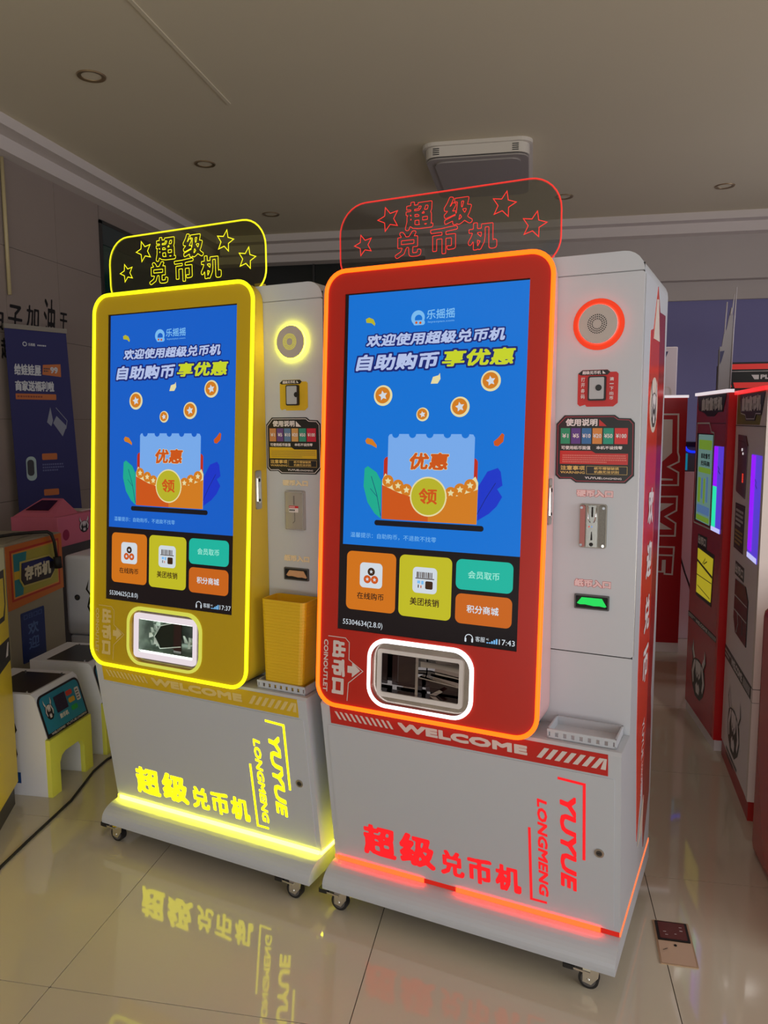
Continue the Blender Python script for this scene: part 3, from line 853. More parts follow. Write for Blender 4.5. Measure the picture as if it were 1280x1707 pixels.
    for ri, cnt in ((.0125, 16), (.0175, 22), (.0225, 28)):
        for i in range(cnt):
            t = 2 * PI * (i + .5 * (ri == .0175)) / cnt; q.cyl(F, .750 + ri * math.cos(t), 1.713 + ri * math.sin(t), .0017 if red else .0019, .0141, .0144, hol, 6)
    q.build('speaker_holes', sk_, kind='stuff')
    # scanner plate
    nf = [(.703, 1.516), (.709, 1.510), (.722, 1.514), (.726, 1.509), (.792, 1.509), (.803, 1.518), (.803, 1.590), (.798, 1.595), (.783, 1.595), (.776, 1.601), (.714, 1.601), (.703, 1.592)]
    sc = MB().prism(F, nf, 0, .0012, RED if red else YEL).build('scanner_plate', K)
    q = MB().flat(F, [(.703, 1.592), (.710, 1.588), (.776, 1.588), (.783, 1.595), (.776, 1.6005), (.714, 1.6005)], .0015, BLACK)
    text(q, F, '超级兑币机', .714, 1.590, .760, 1.599, .0018, INK, w=.0007); q.flat(F, [(.764, 1.599), (.764, 1.591), (.772, 1.591)][::-1], .0018, INK)
    if red:
        for i, ch in enumerate('打开券码'): text(q, F, ch, .711, 1.572 - i * .0143, .721, 1.583 - i * .0143, .0018, INK, w=.0006)
        for i, ch in enumerate('滴一下出币'): text(q, F, ch, .782, 1.573 - i * .0118 + (.0035 if ch == '一' else 0), .792, 1.582 - i * .0118 - (.0035 if ch == '一' else 0), .0018, INK, w=.0006)
    q.build('lettering', sc)
    q = MB().prism(F, rr(.730, 1.524, .774, 1.585, .004, 3), .0012, .010, BLACK).prism(F, rr(.734, 1.528, .770, 1.582, .003, 3), .010, .012, mat('scanner_face', (170, 172, 176), .3)).build('scanner', sc)
    q.location = (0, 0, 0)
    MB().cyl(F, .757 if red else .769, 1.556, .0078, .012, .013, BLACK, 20).build('scanner_lens', sc)
    # instruction plate
    ins = [(.650, 1.466), (.650, 1.333), (.660, 1.323), (.690, 1.324), (.703, 1.315), (.828, 1.316), (.848, 1.336), (.846, 1.468), (.836, 1.479), (.808, 1.480), (.797, 1.488), (.671, 1.488)]
    ip = MB().prism(F, ins, 0, .0014, BLACK).build('instruction_plate', K)
    q = MB(); cx, cy = .749, 1.402
    q.stroke(F, [(cx + (u - cx) * .955, cy + (v - cy) * .95) for u, v in ins], .0018, .0018, mat('plate_line', (150, 42, 60), .4) if red else INK, closed=True)
    text(q, F, '使用说明', .674, 1.460, .755, 1.479, .0018, INK, w=.0018); q.flat(F, [(.759, 1.460), (.778, 1.460), (.759, 1.477)], .0018, RED if red else INK)
    pal = [(30, 138, 100), (88, 52, 132), (50, 104, 160), (206, 130, 60), (30, 146, 122), (202, 44, 46)] if red else [(190, 130, 80), (96, 60, 130), (90, 120, 160), (200, 150, 90), (50, 140, 120), (190, 30, 60)]
    for (a, b, tx_), pc in zip(((.662, .686, '¥1'), (.689, .713, '¥5'), (.716, .740, '¥10'), (.743, .767, '¥20'), (.770, .795, '¥50'), (.798, .830, '¥100')), pal):
        q.flat(F, [(a, 1.415), (b, 1.415), (b, 1.455), (a, 1.455)], .0018, mat('note_%d_%d_%d' % pc, pc, .45))
        wd = min(b - a - .002, .006 + .005 * len(tx_)); text(q, F, tx_, (a + b) / 2 - wd / 2, 1.430, (a + b) / 2 + wd / 2, 1.441, .0022, INK, w=.0009)
    text(q, F, '可使用纸币面值', .664, 1.400, .739, 1.410, .0018, INK, w=.0008); text(q, F, '本机不设找零', .753, 1.401, .818, 1.410, .0018, INK, w=.0008)
    q.flat(F, [(.661, 1.363), (.832, 1.363), (.832, 1.391), (.752, 1.391), (.742, 1.397), (.661, 1.397)], .0018, RED if red else YEL)
    tiny_print(q, F, .668, 1.366, .828, 1.388, .0022, mat('faint_print', (214, 120, 110), .5) if red else mat('faint_print_y', (170, 140, 50), .5), 4, 5)
    gold = mat('gold_print', (204, 170, 96), .45)
    text(q, F, '注意事项', .663, 1.347, .726, 1.359, .0018, gold, w=.0010); text(q, F, 'WARNING', .663, 1.338, .726, 1.3445, .0018, gold, w=.0006)
    q.stroke(F, [(.730, 1.338), (.831, 1.338), (.831, 1.358), (.730, 1.358)], .0009, .0018, gold, closed=True)
    text(q, F, '纸币褶皱破损', .749, 1.349, .811, 1.3565, .0018, gold, w=.0006); text(q, F, '机器无法识别', .749, 1.340, .811, 1.3475, .0018, gold, w=.0006)
    text(q, F, 'YUYUE', .726, 1.325, .767, 1.331, .0018, INK, w=.0008); text(q, F, 'LONGMENG', .768, 1.325, .818, 1.330, .0018, INK, w=.0004)
    q.build('lettering', ip)
    pink = mat('pale_pink_print', (224, 190, 192), .45) if red else mat('pale_gold_print', (224, 204, 170), .45)
    q = MB(); text(q, F, '硬币入口', .706, 1.279, .798, 1.297, .0009, pink, w=.0026, outline=RED if red else YEL, ow=.0007 if red else .0003)
    text(q, F, '纸币入口', .706, 1.043, .799, 1.063, .0009, pink, w=.0026, outline=RED if red else YEL, ow=.0007 if red else .0003); q.build('lettering', K)
    # coin acceptor
    if red:
        ac = MB().prism(F, rr(.716, 1.147, .785, 1.261, .006, 4), 0, .005, mat('acceptor_steel', (140, 134, 126), .4, .8)).prism(F, rr(.719, 1.150, .732, 1.258, .004, 3), .005, .012, mat('pinkish_steel', (150, 96, 92), .35, .8), ).prism(F, rr(.766, 1.150, .782, 1.258, .004, 3), .005, .012, mat('rough_steel', (120, 118, 112), .5, .9, noise=.3, nscale=300)).build('coin_acceptor', K)
        q = MB().prism(F, [(.735, 1.150), (.763, 1.150), (.763, 1.215), (.760, 1.258), (.738, 1.258), (.735, 1.215)], .005, .009, mat('acceptor_chrome', (150, 150, 146), .25, .9)).build('coin_slot_block', ac)
        MB().prism(F, rr(.747, 1.228, .7515, 1.254, .001, 2), .009, .0096, DARK).prism(F, [(.746, 1.168), (.751, 1.168), (.7495, 1.190), (.7475, 1.190)], .009, .0096, DARK).cyl(F, .748, 1.157, .005, .009, .0096, DARK, 14).build('coin_slot', ac)
        MB().tube([F.p(.738, 1.256, .010), F.p(.740, 1.225, .014), F.p(.745, 1.214, .010)], .0014, CHROME, 6).tube([F.p(.760, 1.256, .010), F.p(.758, 1.225, .014), F.p(.754, 1.214, .010)], .0014, CHROME, 6).build('guide_wire', ac)
        MB().cyl(F, .742, 1.203, .0018, .009, .0105, em('red_led_dot', (230, 60, 50), 1), 10).cyl(F, .749, 1.203, .0018, .009, .0105, em('blue_led_dot', (120, 160, 230), 1), 10).build('indicator', ac)
        for u, v in ((.7225, 1.252), (.778, 1.252), (.7225, 1.155), (.778, 1.155)): MB().cyl(F, u, v, .0035, .012, .0135, CHROME, 12).build('screw', ac)
    else:
        ac = MB().prism(F, rr(.721, 1.144, .789, 1.264, .004, 3), 0, .014, mat('acceptor_plate', (188, 182, 176), .3, .7)).build('coin_acceptor', K)
        MB().stroke(F, rr(.723, 1.146, .787, 1.262, .004, 3), .0022, .0144, CHROME, closed=True).build('acceptor_rim', ac)
        MB().prism(F, rr(.753, 1.222, .757, 1.250, .001, 2), .014, .0146, mat('slot_grey', (110, 104, 100), .4)).build('coin_slot', ac); MB().stroke(F, [(.757, 1.198), (.757, 1.172), (.751, 1.166)], .002, .0146, mat('slot_grey', (110, 104, 100), .4)).build('return_lever', ac)
        q = MB().flat(F, rr(.737, 1.212, .771, 1.219, .0005, 1), .0146, mat('label_red', (196, 24, 44), .4)).flat(F, rr(.737, 1.199, .771, 1.212, .0005, 1), .0146, INK)
        tiny_print(q, F, .739, 1.213, .769, 1.218, .0149, INK, 1, 2); tiny_print(q, F, .739, 1.201, .769, 1.210, .0149, BLACK, 1, 3); q.build('sticker', ac)
        for u, v in ((.7265, 1.257), (.783, 1.257), (.7265, 1.151), (.783, 1.151)): MB().cyl(F, u, v, .0024, .014, .0152, STEEL, 10).build('screw', ac)
    # note slot
    so = rr(.708, .985, .797, 1.0235, .002, 2); si = rr(.7115, .9885, .7935, 1.020, .002, 2)
    ns = MB().prism(F, so, 0, .006, mat('grey_slot_frame', (70, 70, 72), .35), holes=[si]).prism(F, si, .0002, .001, DARK).build('note_slot', K)
    lit = em('green_slot_light', (20, 210, 84), 1.1) if red else mat('note_slot_inside', (196, 150, 112), .4)
    MB().prism(F, [(.714, .999), (.726, 1.015), (.778, 1.015), (.790, .995), (.786, .993), (.772, .995), (.758, .994), (.735, .997), (.722, .996)][::-1], .001, .003, lit).build('note_guide', ns)

    # side decal
    rs = mat('red_side_film', (216, 52, 28), .18, 0, .9); rd = mat('dark_red_side_film', (150, 18, 24), .18, 0, .9)
    if red:
        q = MB()
        q.prism(FS, [(.318, .270), (.250, .61), (.235, .80), (.238, 1.0), (.243, 1.30), (.250, 1.45), (.262, 1.707), (.312, 1.715), (.374, 1.833), (.405, 1.790), (.430, 1.68), (.44, 1.5), (.44, .62), (.40, .45)][::-1], 0, .0012, rs)
        q.prism(FS, [(.372, 1.833), (.426, 1.771), (.545, 1.775), (.560, 1.57), (.545, .90), (.523, .65), (.545, .56), (.56, .32), (.46, .18), (.40, .45), (.44, .62), (.44, 1.5), (.430, 1.68), (.405, 1.79)][::-1], 0, .0014, rd)
        q.prism(FS, [(.354, 1.797), (.311, 1.69), (.429, 1.691), (.385, 1.80)], .0012, .0020, mat('cream_side_film', (206, 192, 178), .4))
        q.prism(FS, [(.335, .245), (.425, .245), (.432, .36), (.37, .30)], .0012, .0020, mat('cream_side_film', (206, 192, 178), .4))
        q.build('side_film', K)
        q = MB()
        for ch, z0, z1_ in (('欢', 1.185, 1.290), ('迎', 1.035, 1.140), ('兑', .880, .985), ('币', .733, .838)): text(q, FS, ch, .308, z0, .418, z1_, .0024, INK, w=.009, shear=.1)
        text(q, FS, 'YUYUE', .345, .50, .385, .62, .0024, INK, w=.002, rot=-90); text(q, FS, 'LONGMENG', .352, .39, .382, .49, .0024, INK, w=.0012, rot=-90)
        q.build('lettering', K)
        q = MB(); q.prism(FS, [(.352 + .074 * math.cos(t), 1.515 + .075 * math.sin(t)) for t in np.linspace(0, 2 * PI, 25)[:-1]], .0014, .0022, mat('cream_side_film', (206, 192, 178), .4))
        horned_mask(q, FS, .295, 1.45, .41, 1.585, .0026, INK, BLACK); q.build('emblem', K)

    # tray on the shelf
    tr = MB(); a, b = .668, .842; y0, y1 = .022, .122; z0 = ZS
    tr.box(a, b, y0, y1, z0, z0 + .003, WHITE); tr.box(a, a + .004, y0, y1, z0, z0 + .026, WHITE); tr.box(b - .004, b, y0, y1, z0, z0 + .026, WHITE)
    tr.box(a, b, y0, y0 + .004, z0, z0 + .007, WHITE); tr.box(a, b, y0 - .002, y0 + .004, z0 + .019, z0 + .026, WHITE)
    for i in range(8): tr.box(a + .008 + i * .0208, a + .0205 + i * .0208, y0 - .001, y0 + .004, z0 + .007, z0 + .019, WHITE)
    tr.box(a, b, y1 - .003, y1, z0, z0 + .026, WHITE)
    tr.build('basket_tray', K)
    return K


kiosk((-.594, 2.124, 0), math.radians(-15.70), 'red', 'red coin exchange kiosk with red neon outline and an empty basket tray')
kiosk((-1.465, 2.365, 0), math.radians(-16.04), 'yellow', 'yellow coin exchange kiosk with yellow neon outline and a yellow basket stack on its shelf')

# stack of yellow coin baskets on the yellow kiosk's tray
bs = empty('basket_stack', (-1.465, 2.365, 0), math.radians(-16.04), label='tall stack of yellow plastic coin baskets on the shelf of the yellow kiosk', category='basket')
bm_ = mat('yellow_basket_plastic', (214, 172, 28), .42)
b0 = None
NBK = 27
for i in range(NBK):
    if b0 is None:
        m = MB(); F = Fr((0, 0, 0), (1, 0, 0), (0, 1, 0))
        lo = rr(-.0668, -.0418, .0668, .0418, .012, 3); hi = rr(-.0682, -.0432, .0682, .0432, .0125, 3); hi2 = rr(-.066, -.041, .066, .041, .012, 3); rim = rr(-.0687, -.0437, .0687, .0437, .0128, 3); n = len(lo)
        for (A, za, B, zb_) in ((lo, 0, hi, .0215), (hi, .0215, rim, .022), (rim, .022, rim, .0295), (rim, .0295, hi2, .0295), (hi2, .0295, lo, .003)):
            m.add([F.p(u, v, za) for u, v in A] + [F.p(u, v, zb_) for u, v in B], [(k, (k + 1) % n, n + (k + 1) % n, n + k) for k in range(n)], bm_)
        m.add([F.p(u, v, .003) for u, v in lo], [list(range(n))], bm_); m.add([F.p(u, v, 0) for u, v in lo], [list(range(n))[::-1]], bm_)
        o = b0 = m.build('basket', bs)
    else:
        o = b0.copy(); COL.objects.link(o); o.parent = bs
    sc_ = 1.0 + .15 * i / NBK
    o.location = (.757 + random.uniform(-.0003, .0003) + .006 * i / NBK, .0725, ZS + .0045 + i * .0095); o.scale = (sc_, 1 + .05 * i / NBK, 1)

# ------------------------------------------------------------------ machines along the right
def rzof(U): return math.atan2(U[1], U[0])
dred = mat('dark_red_gloss', (184, 28, 38), .25); dred2 = mat('bright_red_trim', (204, 30, 34), .3)
gwhite = mat('grey_white_cabinet', (232, 218, 222), .35)
bar_w = em('white_light_bar', (226, 214, 218), 1.0); bar_r = em('red_light_bar', (246, 40, 40), 1.1)
purple, violet, tealg = em('purple_led', (132, 16, 226), 1.25), em('violet_led', (84, 58, 206), .95), em('teal_led', (34, 216, 164), 1.1)
pale = em('pale_led', (190, 190, 245), 1.0)
grey_ink = mat('grey_print', (226, 216, 218), .5)


def led_column(F, K, a, b, z0, z1, split=None):
    m = MB().prism(F, rr(a, z0, b, z1, .002, 1), .0004, .002, violet)
    mid = a + (b - a) * .45
    if split:
        m.flat(F, [(a + .002, split), (mid, split), (mid, z1 - .002), (a + .002, z1 - .002)], .003, purple); m.flat(F, [(a + .002, z0 + .02), (mid, z0 + .02), (mid, split), (a + .002, split)], .003, tealg)
    else: m.flat(F, [(a + .002, z0 + .03), (mid, z0 + .03), (mid, z1 - .002), (a + .002, z1 - .002)], .003, purple)
    m.flat(F, [(a, z0), (b, z0), (b, z0 + .02), (a, z0 + .02)], .0034, pale)
    m.stroke(F, [(mid + .01, z1 - .09), (mid + .03, z1 - .10), (mid + .02, z1 - .11), (mid + .045, z1 - .12)], .004, .0036, BLACK)
    m.build('led_column', K)


# R2: red vending machine
U2 = Vector((.022, -.517, 0)).normalized()
K2 = empty('vending_machine', (.804, 4.063, 0), rzof(U2), label='dark red coin vending machine with a bright vertical screen and purple light column', category='vending machine')
F2 = Fr((0, 0, 0))
m = MB().prism(Fr((0, 0, 0), (1, 0, 0), (0, 1, 0)), rr(0, 0, .530, .60, .0, 4, (0, .02, .02, 0)), .05, 1.59, dred); m.build('cabinet', K2)
MB().box(.505, .532, -.0015, .055, .052, 1.588, dred2).build('corner_trim', K2)
MB().box(.004, .526, .004, .58, 0, .05, gwhite).build('plinth', K2)
MB().box(0, .530, -.012, .02, 1.590, 1.604, bar_w).build('light_bar', K2)
MB().box(.0, .51, -.0008, .001, 1.4575, 1.4595, DARK).build('seam', K2)
q = MB().prism(F2, [(.012, 1.588), (.040, 1.520), (.140, 1.508), (.205, 1.490), (.318, 1.490), (.37, 1.508), (.45, 1.510), (.495, 1.588)], 0, .002, BLACK)
text(q, F2, '自助售币机', .098, 1.515, .44, 1.577, .0026, grey_ink, w=.009); q.build('lettering', K2)
q = MB().stroke(F2, [(.029, 1.458), (.246, 1.459), (.285, 1.419), (.330, 1.415), (.335, .976), (.036, .972), (.024, 1.415), (.029, 1.458)], .007, .002, grey_ink)
q.prism(F2, [(.04, .985), (.325, .985), (.322, 1.41), (.035, 1.41)], 0, .0015, BLACK); q.build('screen_bezel', K2)
sc2 = em('vending_screen', (96, 130, 122), .8, .15)
q = MB().prism(F2, [(.075, .99), (.318, .99), (.316, 1.405), (.068, 1.405)], .0016, .003, sc2)
g1, g2 = em('vscreen_lime', (104, 138, 40), .8), em('vscreen_blue', (76, 108, 150), .8)
for a, b, c_, d, mm in ((.08, 1.335, .31, 1.38, g1), (.09, 1.225, .31, 1.25, g1), (.09, 1.08, .14, 1.20, g1), (.19, 1.08, .22, 1.2, g1), (.08, .995, .31, 1.02, g1), (.085, 1.03, .31, 1.07, g2), (.15, 1.10, .18, 1.2, g2), (.24, 1.09, .27, 1.21, g2)):
    q.flat(F2, rr(a, b, c_, d, .008, 3), .0034, mm)
text(q, F2, '自助售币', .13, 1.292, .285, 1.318, .0038, navy_ := mat('screen_ink', (30, 60, 80), .5), w=.003); text(q, F2, '扫码购', .13, 1.258, .285, 1.283, .0038, navy_, w=.003)
q.build('display', K2)
led_column(F2, K2, .347, .489, .975, 1.358, 1.178)
q = MB().prism(F2, [(.125, .868), (.285, .868), (.285, .930), (.125, .925)], 0, .0015, BLACK); text(q, F2, '出币口', .133, .880, .272, .922, .002, grey_ink, w=.006); q.build('lettering', K2)
yl = em('lit_chute_yellow', (176, 160, 30), .8); yd = mat('chute_dark', (60, 50, 10), .4)
q = MB().prism(F2, [(.128, .625), (.40, .628), (.418, .87), (.125, .875)], 0, .0015, BLACK).prism(F2, [(.139, .642), (.39, .646), (.405, .850), (.139, .858)], .0015, .003, yl)
q.stroke(F2, [(.14, .80), (.40, .765)], .012, .0036, yd).stroke(F2, [(.14, .73), (.40, .735)], .004, .0036, yd).stroke(F2, [(.16, .68), (.38, .66)], .004, .0036, yd).stroke(F2, [(.24, .80), (.28, .83), (.26, .80), (.31, .82)], .006, .0038, BLACK)
q.build('coin_chute', K2)
q = MB().prism(F2, [(0, .489), (.51, .489), (.51, .515), (0, .515)], 0, .0015, BLACK); text(q, F2, 'WELCOME', .15, .494, .36, .510, .002, grey_ink, w=.003)
for i in range(7): q.flat(F2, [(.375 + i * .019, .494), (.383 + i * .019, .494), (.389 + i * .019, .510), (.381 + i * .019, .510)], .002, grey_ink)
tiny_print(q, F2, .01, .493, .135, .511, .002, grey_ink, 2, 4); q.build('lettering', K2)
horned_mask(MB(), F2, .10, .125, .36, .40, .001, grey_ink, BLACK).build('emblem', K2)

# R3: white vending machine
U3 = Vector((-.047, -.624, 0)).normalized()
K3 = empty('vending_machine', (.853, 3.508, 0), rzof(U3), label='white coin vending machine with purple light column and red kick plate', category='vending machine')
side_w = mat('grey_side_panel', (226, 212, 206), .4)
MB().prism(Fr((0, 0, 0), (1, 0, 0), (0, 1, 0)), rr(.0, 0, .60, .62, .0, 4, (0, .0, .02, 0)), .075, 1.578, gwhite).build('cabinet', K3)
MB().box(.572, .6016, -.0015, .10, .075, 1.577, side_w).build('corner_post', K3)
MB().box(.0, .598, .003, .60, 0, .075, mat('red_kick_plate', (170, 34, 30), .35)).build('kick_plate', K3)
MB().box(0, .60, -.012, .02, 1.578, 1.592, bar_r).build('light_bar', K3)
MB().box(.0, .601, -.0022, .001, 1.449, 1.4515, DARK).box(.57, .6025, -.0022, .10, .502, .504, DARK).box(.57, .6025, -.0022, .10, .452, .453, DARK).build('seam', K3)
q = MB().prism(F2, [(.02, 1.455), (.48, 1.455), (.56, 1.577), (.02, 1.577)], 0, .001, mat('olive_film', (128, 116, 50), .5))
q.prism(F2, [(.075, 1.576), (.10, 1.505), (.20, 1.497), (.225, 1.470), (.40, 1.470), (.42, 1.492), (.51, 1.490), (.56, 1.572)], 0.001, .003, BLACK)
q.stroke(F2, [(.085, 1.55), (.115, 1.500), (.21, 1.493), (.235, 1.477), (.39, 1.477), (.415, 1.497), (.50, 1.496)], .003, .0034, grey_ink)
text(q, F2, '自助售币机', .13, 1.506, .50, 1.566, .0036, grey_ink, w=.010); q.build('lettering', K3)
mr = mat('maroon_panel', (66, 22, 26), .3)
q = MB().prism(F2, [(.095, 1.180), (.28, 1.165), (.292, 1.373), (.246, 1.411), (.082, 1.413), (.10, 1.29), (.085, 1.19)], 0, .004, mr)
q.stroke(F2, [(.10, 1.39), (.235, 1.385), (.28, 1.36)], .003, .0045, BLACK); q.cyl(F2, .19, 1.355, .006, .004, .006, bar_w, 10).cyl(F2, .21, 1.34, .005, .004, .006, bar_w, 10)
q.build('coin_acceptor', K3)
q = MB(); text(q, F2, '8888', .215, 1.225, .24, 1.262, .0050, em('red_digits', (235, 60, 40), 1.2), w=.001, rot=-90); q.build('digit_display', K3)
led_column(F2, K3, .377, .556, .954, 1.345)
q = MB().prism(F2, [(.083, .945), (.287, .945), (.288, 1.137), (.083, 1.132)], 0, .0015, BLACK).stroke(F2, [(.092, .955), (.278, .955), (.278, 1.128), (.092, 1.124)], .003, .002, mr, closed=True)
tiny_print(q, F2, .105, 1.04, .265, 1.115, .002, grey_ink, 4, 8); tiny_print(q, F2, .105, .965, .265, 1.03, .002, gold_ := mat('gold_print', (204, 170, 96), .45), 4, 9); q.build('instruction_plate', K3)
q = MB().prism(F2, [(.145, .842), (.332, .842), (.327, .897), (.145, .897)], 0, .0015, BLACK); text(q, F2, '出币口', .152, .850, .32, .890, .002, grey_ink, w=.006); q.build('lettering', K3)
q = MB().prism(F2, [(.165, .665), (.215, .612), (.44, .612), (.44, .79), (.38, .835), (.165, .825)], 0, .003, mat('dark_steel_box', (50, 52, 54), .2, .8)).stroke(F2, [(.17, .76), (.43, .765)], .004, .0036, grey_ink).stroke(F2, [(.17, .70), (.43, .705)], .004, .0036, grey_ink).stroke(F2, [(.25, .70), (.27, .66), (.24, .62)], .005, .0036, grey_ink).stroke(F2, [(.35, .70), (.36, .64)], .005, .0036, mat('teal_reflect', (70, 120, 130), .4)).build('coin_chute', K3)
q = MB().prism(F2, [(0, .450), (.565, .452), (.565, .502), (0, .502)], 0, .0015, BLACK); text(q, F2, 'WELCOME', .16, .460, .40, .493, .002, grey_ink, w=.005)
for i in range(7): q.flat(F2, [(.42 + i * .019, .460), (.429 + i * .019, .460), (.436 + i * .019, .493), (.427 + i * .019, .493)], .002, grey_ink)
tiny_print(q, F2, .01, .458, .145, .494, .002, grey_ink, 2, 6); q.build('lettering', K3)
horned_mask(MB(), F2, .13, .10, .41, .37, .001, gwhite, BLACK).build('emblem', K3)
tiny_print(MB(), F2, .13, .055, .38, .10, .0015, BLACK, 2, 12).build('lettering', K3)

# R1: red machine farther down the aisle, letters standing on their side
K1 = empty('vending_machine', (.50, 5.06, 0), 0, label='dark red machine down the aisle with large sideways white outline letters', category='vending machine')
MB().box(0, .445, 0, .5, .063, 1.612, dred).build('cabinet', K1)
MB().box(.0, .445, .002, .5, 0, .063, gwhite).build('plinth', K1)
MB().box(0, .45, -.008, .02, 1.610, 1.626, bar_w).build('light_bar', K1)
X = lambda pts: [(a - .5, b) for a, b in pts]
q = MB()
for pts in ([(.70, 1.51), (.894, 1.509), (.899, 1.276), (.907, 1.248), (.907, 1.217), (.846, 1.185), (.907, 1.15), (.908, 1.071), (.70, 1.07)],
            [(.70, .998), (.905, 1.0), (.904, .912), (.84, .873), (.902, .832), (.901, .752), (.70, .75)],
            [(.70, .682), (.898, .68), (.893, .506), (.847, .508), (.847, .521), (.70, .523)], [(.70, .629), (.889, .627)]):
    q.stroke(F2, X(pts), .010, .0015, grey_ink)
for pts in ([(.70, 1.479), (.861, 1.478), (.865, 1.272), (.80, 1.208), (.70, 1.18)], [(.70, 1.14), (.807, 1.149), (.807, 1.114), (.875, 1.110), (.875, 1.10), (.70, 1.10)],
            [(.70, .958), (.888, .956), (.792, .894), (.70, .89)], [(.70, .846), (.793, .846), (.882, .792), (.70, .790)], [(.829, .597), (.852, .598), (.852, .517), (.828, .516)]):
    q.flat(F2, X(pts)[::-1], .001, grey_ink)
q.build('lettering', K1)

# far right: red machine at the edge of the frame
rm = mat('red_smooth_shell', (176, 44, 40), .22)
K4 = empty('game_machine', (.77, 2.72, 0), rzof((-.01, -1, 0)), label='glossy red machine with a small white knob, beside the white vending machine', category='game machine')
MB().box(0, .60, 0, .5, .0, .86, rm, .035).build('shell', K4)
MB().cyl(F2, .20, .575, .018, 0, .014, em('knob_lit', (235, 235, 240), .9), 18).build('knob', K4)

# marquee machine behind the row
K5 = empty('arcade_cabinet', (1.064, 4.52, 0), 0, label='arcade machine behind the row, showing only its red and black lit marquee', category='arcade machine')
MB().box(0, .70, 0.02, .5, 0, 1.636, dred).build('cabinet', K5)
mq = MB().box(-.012, .71, 0, .3, 1.636, 1.782, mat('black_marquee', (18, 18, 20), .6)).build('marquee', K5)
rp = em('marquee_red', (190, 34, 26), .85)
MB().flat(F2, [(.0, 1.744), (.71, 1.744), (.71, 1.775), (.0, 1.772)], .0008, rp).flat(F2, [(.018, 1.644), (.70, 1.644), (.71, 1.674), (.01, 1.674)], .0008, rp).flat(F2, [(-.01, 1.650), (.004, 1.650), (-.002, 1.668)], .001, rp).stroke(F2, [(0, 1.733), (.7, 1.736)], .0025, .001, grey_ink).build('marquee_stripes', mq)
q = MB().flat(F2, [(.100, 1.714), (.138, 1.714), (.138, 1.690), (.116, 1.690)][::-1], .001, INK); text(q, F2, 'PLAY', .146, 1.691, .25, 1.715, .001, INK, w=.004); q.build('lettering', mq)
# flame shaped acrylic boards standing on its left edge
wa = mat('white_acrylic_edge', (190, 184, 190), .3); ga = mat('grey_acrylic', (150, 144, 148), .35)
K6 = empty('flame_sign', (.980, 4.44, 0), 0, label='tall grey flame shaped acrylic sign boards standing left of the red and black marquee', category='sign')
MB().prism(F2, [(.0, .9), (.056, .9), (.062, 1.80), (.060, 2.02), (.048, 2.06), (.038, 2.0), (.030, 1.95), (.018, 1.93), (.010, 1.86), (.0, 1.86)], 0, -.01, ga).build('board', K6)
MB().prism(F2, rr(.0, .9, .058, 1.845, .001, 1), -.03, -.02, mat('grey_board_lower', (150, 146, 142), .5)).build('board', K6)
MB().flat(F2, [(.002, 1.835), (.024, 1.838), (.010, 1.78), (.003, 1.765)][::-1], .001, mat('blue_mark', (36, 34, 90), .4)).build('print', K6)
for pts in ([(.060, 1.64), (.064, 1.95), (.066, 2.00), (.070, 2.165)], [(.052, 2.02), (.060, 2.13)], [(.020, 1.93), (.026, 2.09)], [(.046, 2.02), (.050, 2.06)]):
    MB().tube([F2.p(u, v, .004) for u, v in pts], .0034, wa, 6).build('edge_strip', K6)
MB().box(-.01, .07, -.035, .06, 0, .9, gwhite).build('stand', K6)

# small blue lit machine on a white cabinet
MB().box(.985, 1.125, 5.4, 5.75, 0, 1.135, gwhite, .006).build('cabinet', label='narrow white cabinet standing between two dark red machines', category='cabinet')
K7 = empty('token_dispenser', (1.0, 5.4, 1.135), 0, label='small blue lit machine on top of the narrow white cabinet', category='machine')
MB().box(0, .11, 0, .2, 0, .165, mat('blue_grey_shell', (86, 112, 124), .3), .006).build('shell', K7)
MB().box(-.004, .114, -.006, .2, .165, .195, mat('dark_blue_lid', (16, 22, 70), .3), .004).build('lid', K7)
MB().tube([(.004 + .05 * (1 - math.cos(t)), -.006, .165 - .035 * math.sin(t)) for t in np.linspace(0, PI / 2, 8)] + [(.10, -.006, .128)], .008, em('blue_neon', (14, 40, 226), 1.6), 6).build('neon_curve', K7)
MB().box(.01, .022, -.003, .0, .01, .12, em('teal_glow', (20, 120, 150), .8)).build('light_strip', K7)
# black cable beside it
MB().tube([(.985, 5.36, .60), (1.0, 5.34, .54), (1.02, 5.33, .47), (1.05, 5.30, .38), (1.07, 5.2, .20), (1.08, 5.1, .012)], .006, RUBBER, 6).build('cable', label='thin black cable hanging in the gap beside the far dark red machine', category='cable')
# white display cabinet behind
K8 = empty('display_cabinet', (.80, 6.2, 0), 0, label='tall pale cabinet by the violet back wall, seen past the red kiosk', category='cabinet')
MB().box(0, .275, 0, .4, 0, 2.02, gwhite, .01).build('body', K8)
MB().stroke(F2, rr(.05, .9, .235, 1.72, .03, 4), .01, .002, side_w, closed=True).build('door_outline', K8)
MB().flat(F2, [(.17, 1.985), (.205, 1.985), (.175, 1.90)][::-1], .002, mat('blue_mark', (36, 34, 90), .4)).build('print', K8)

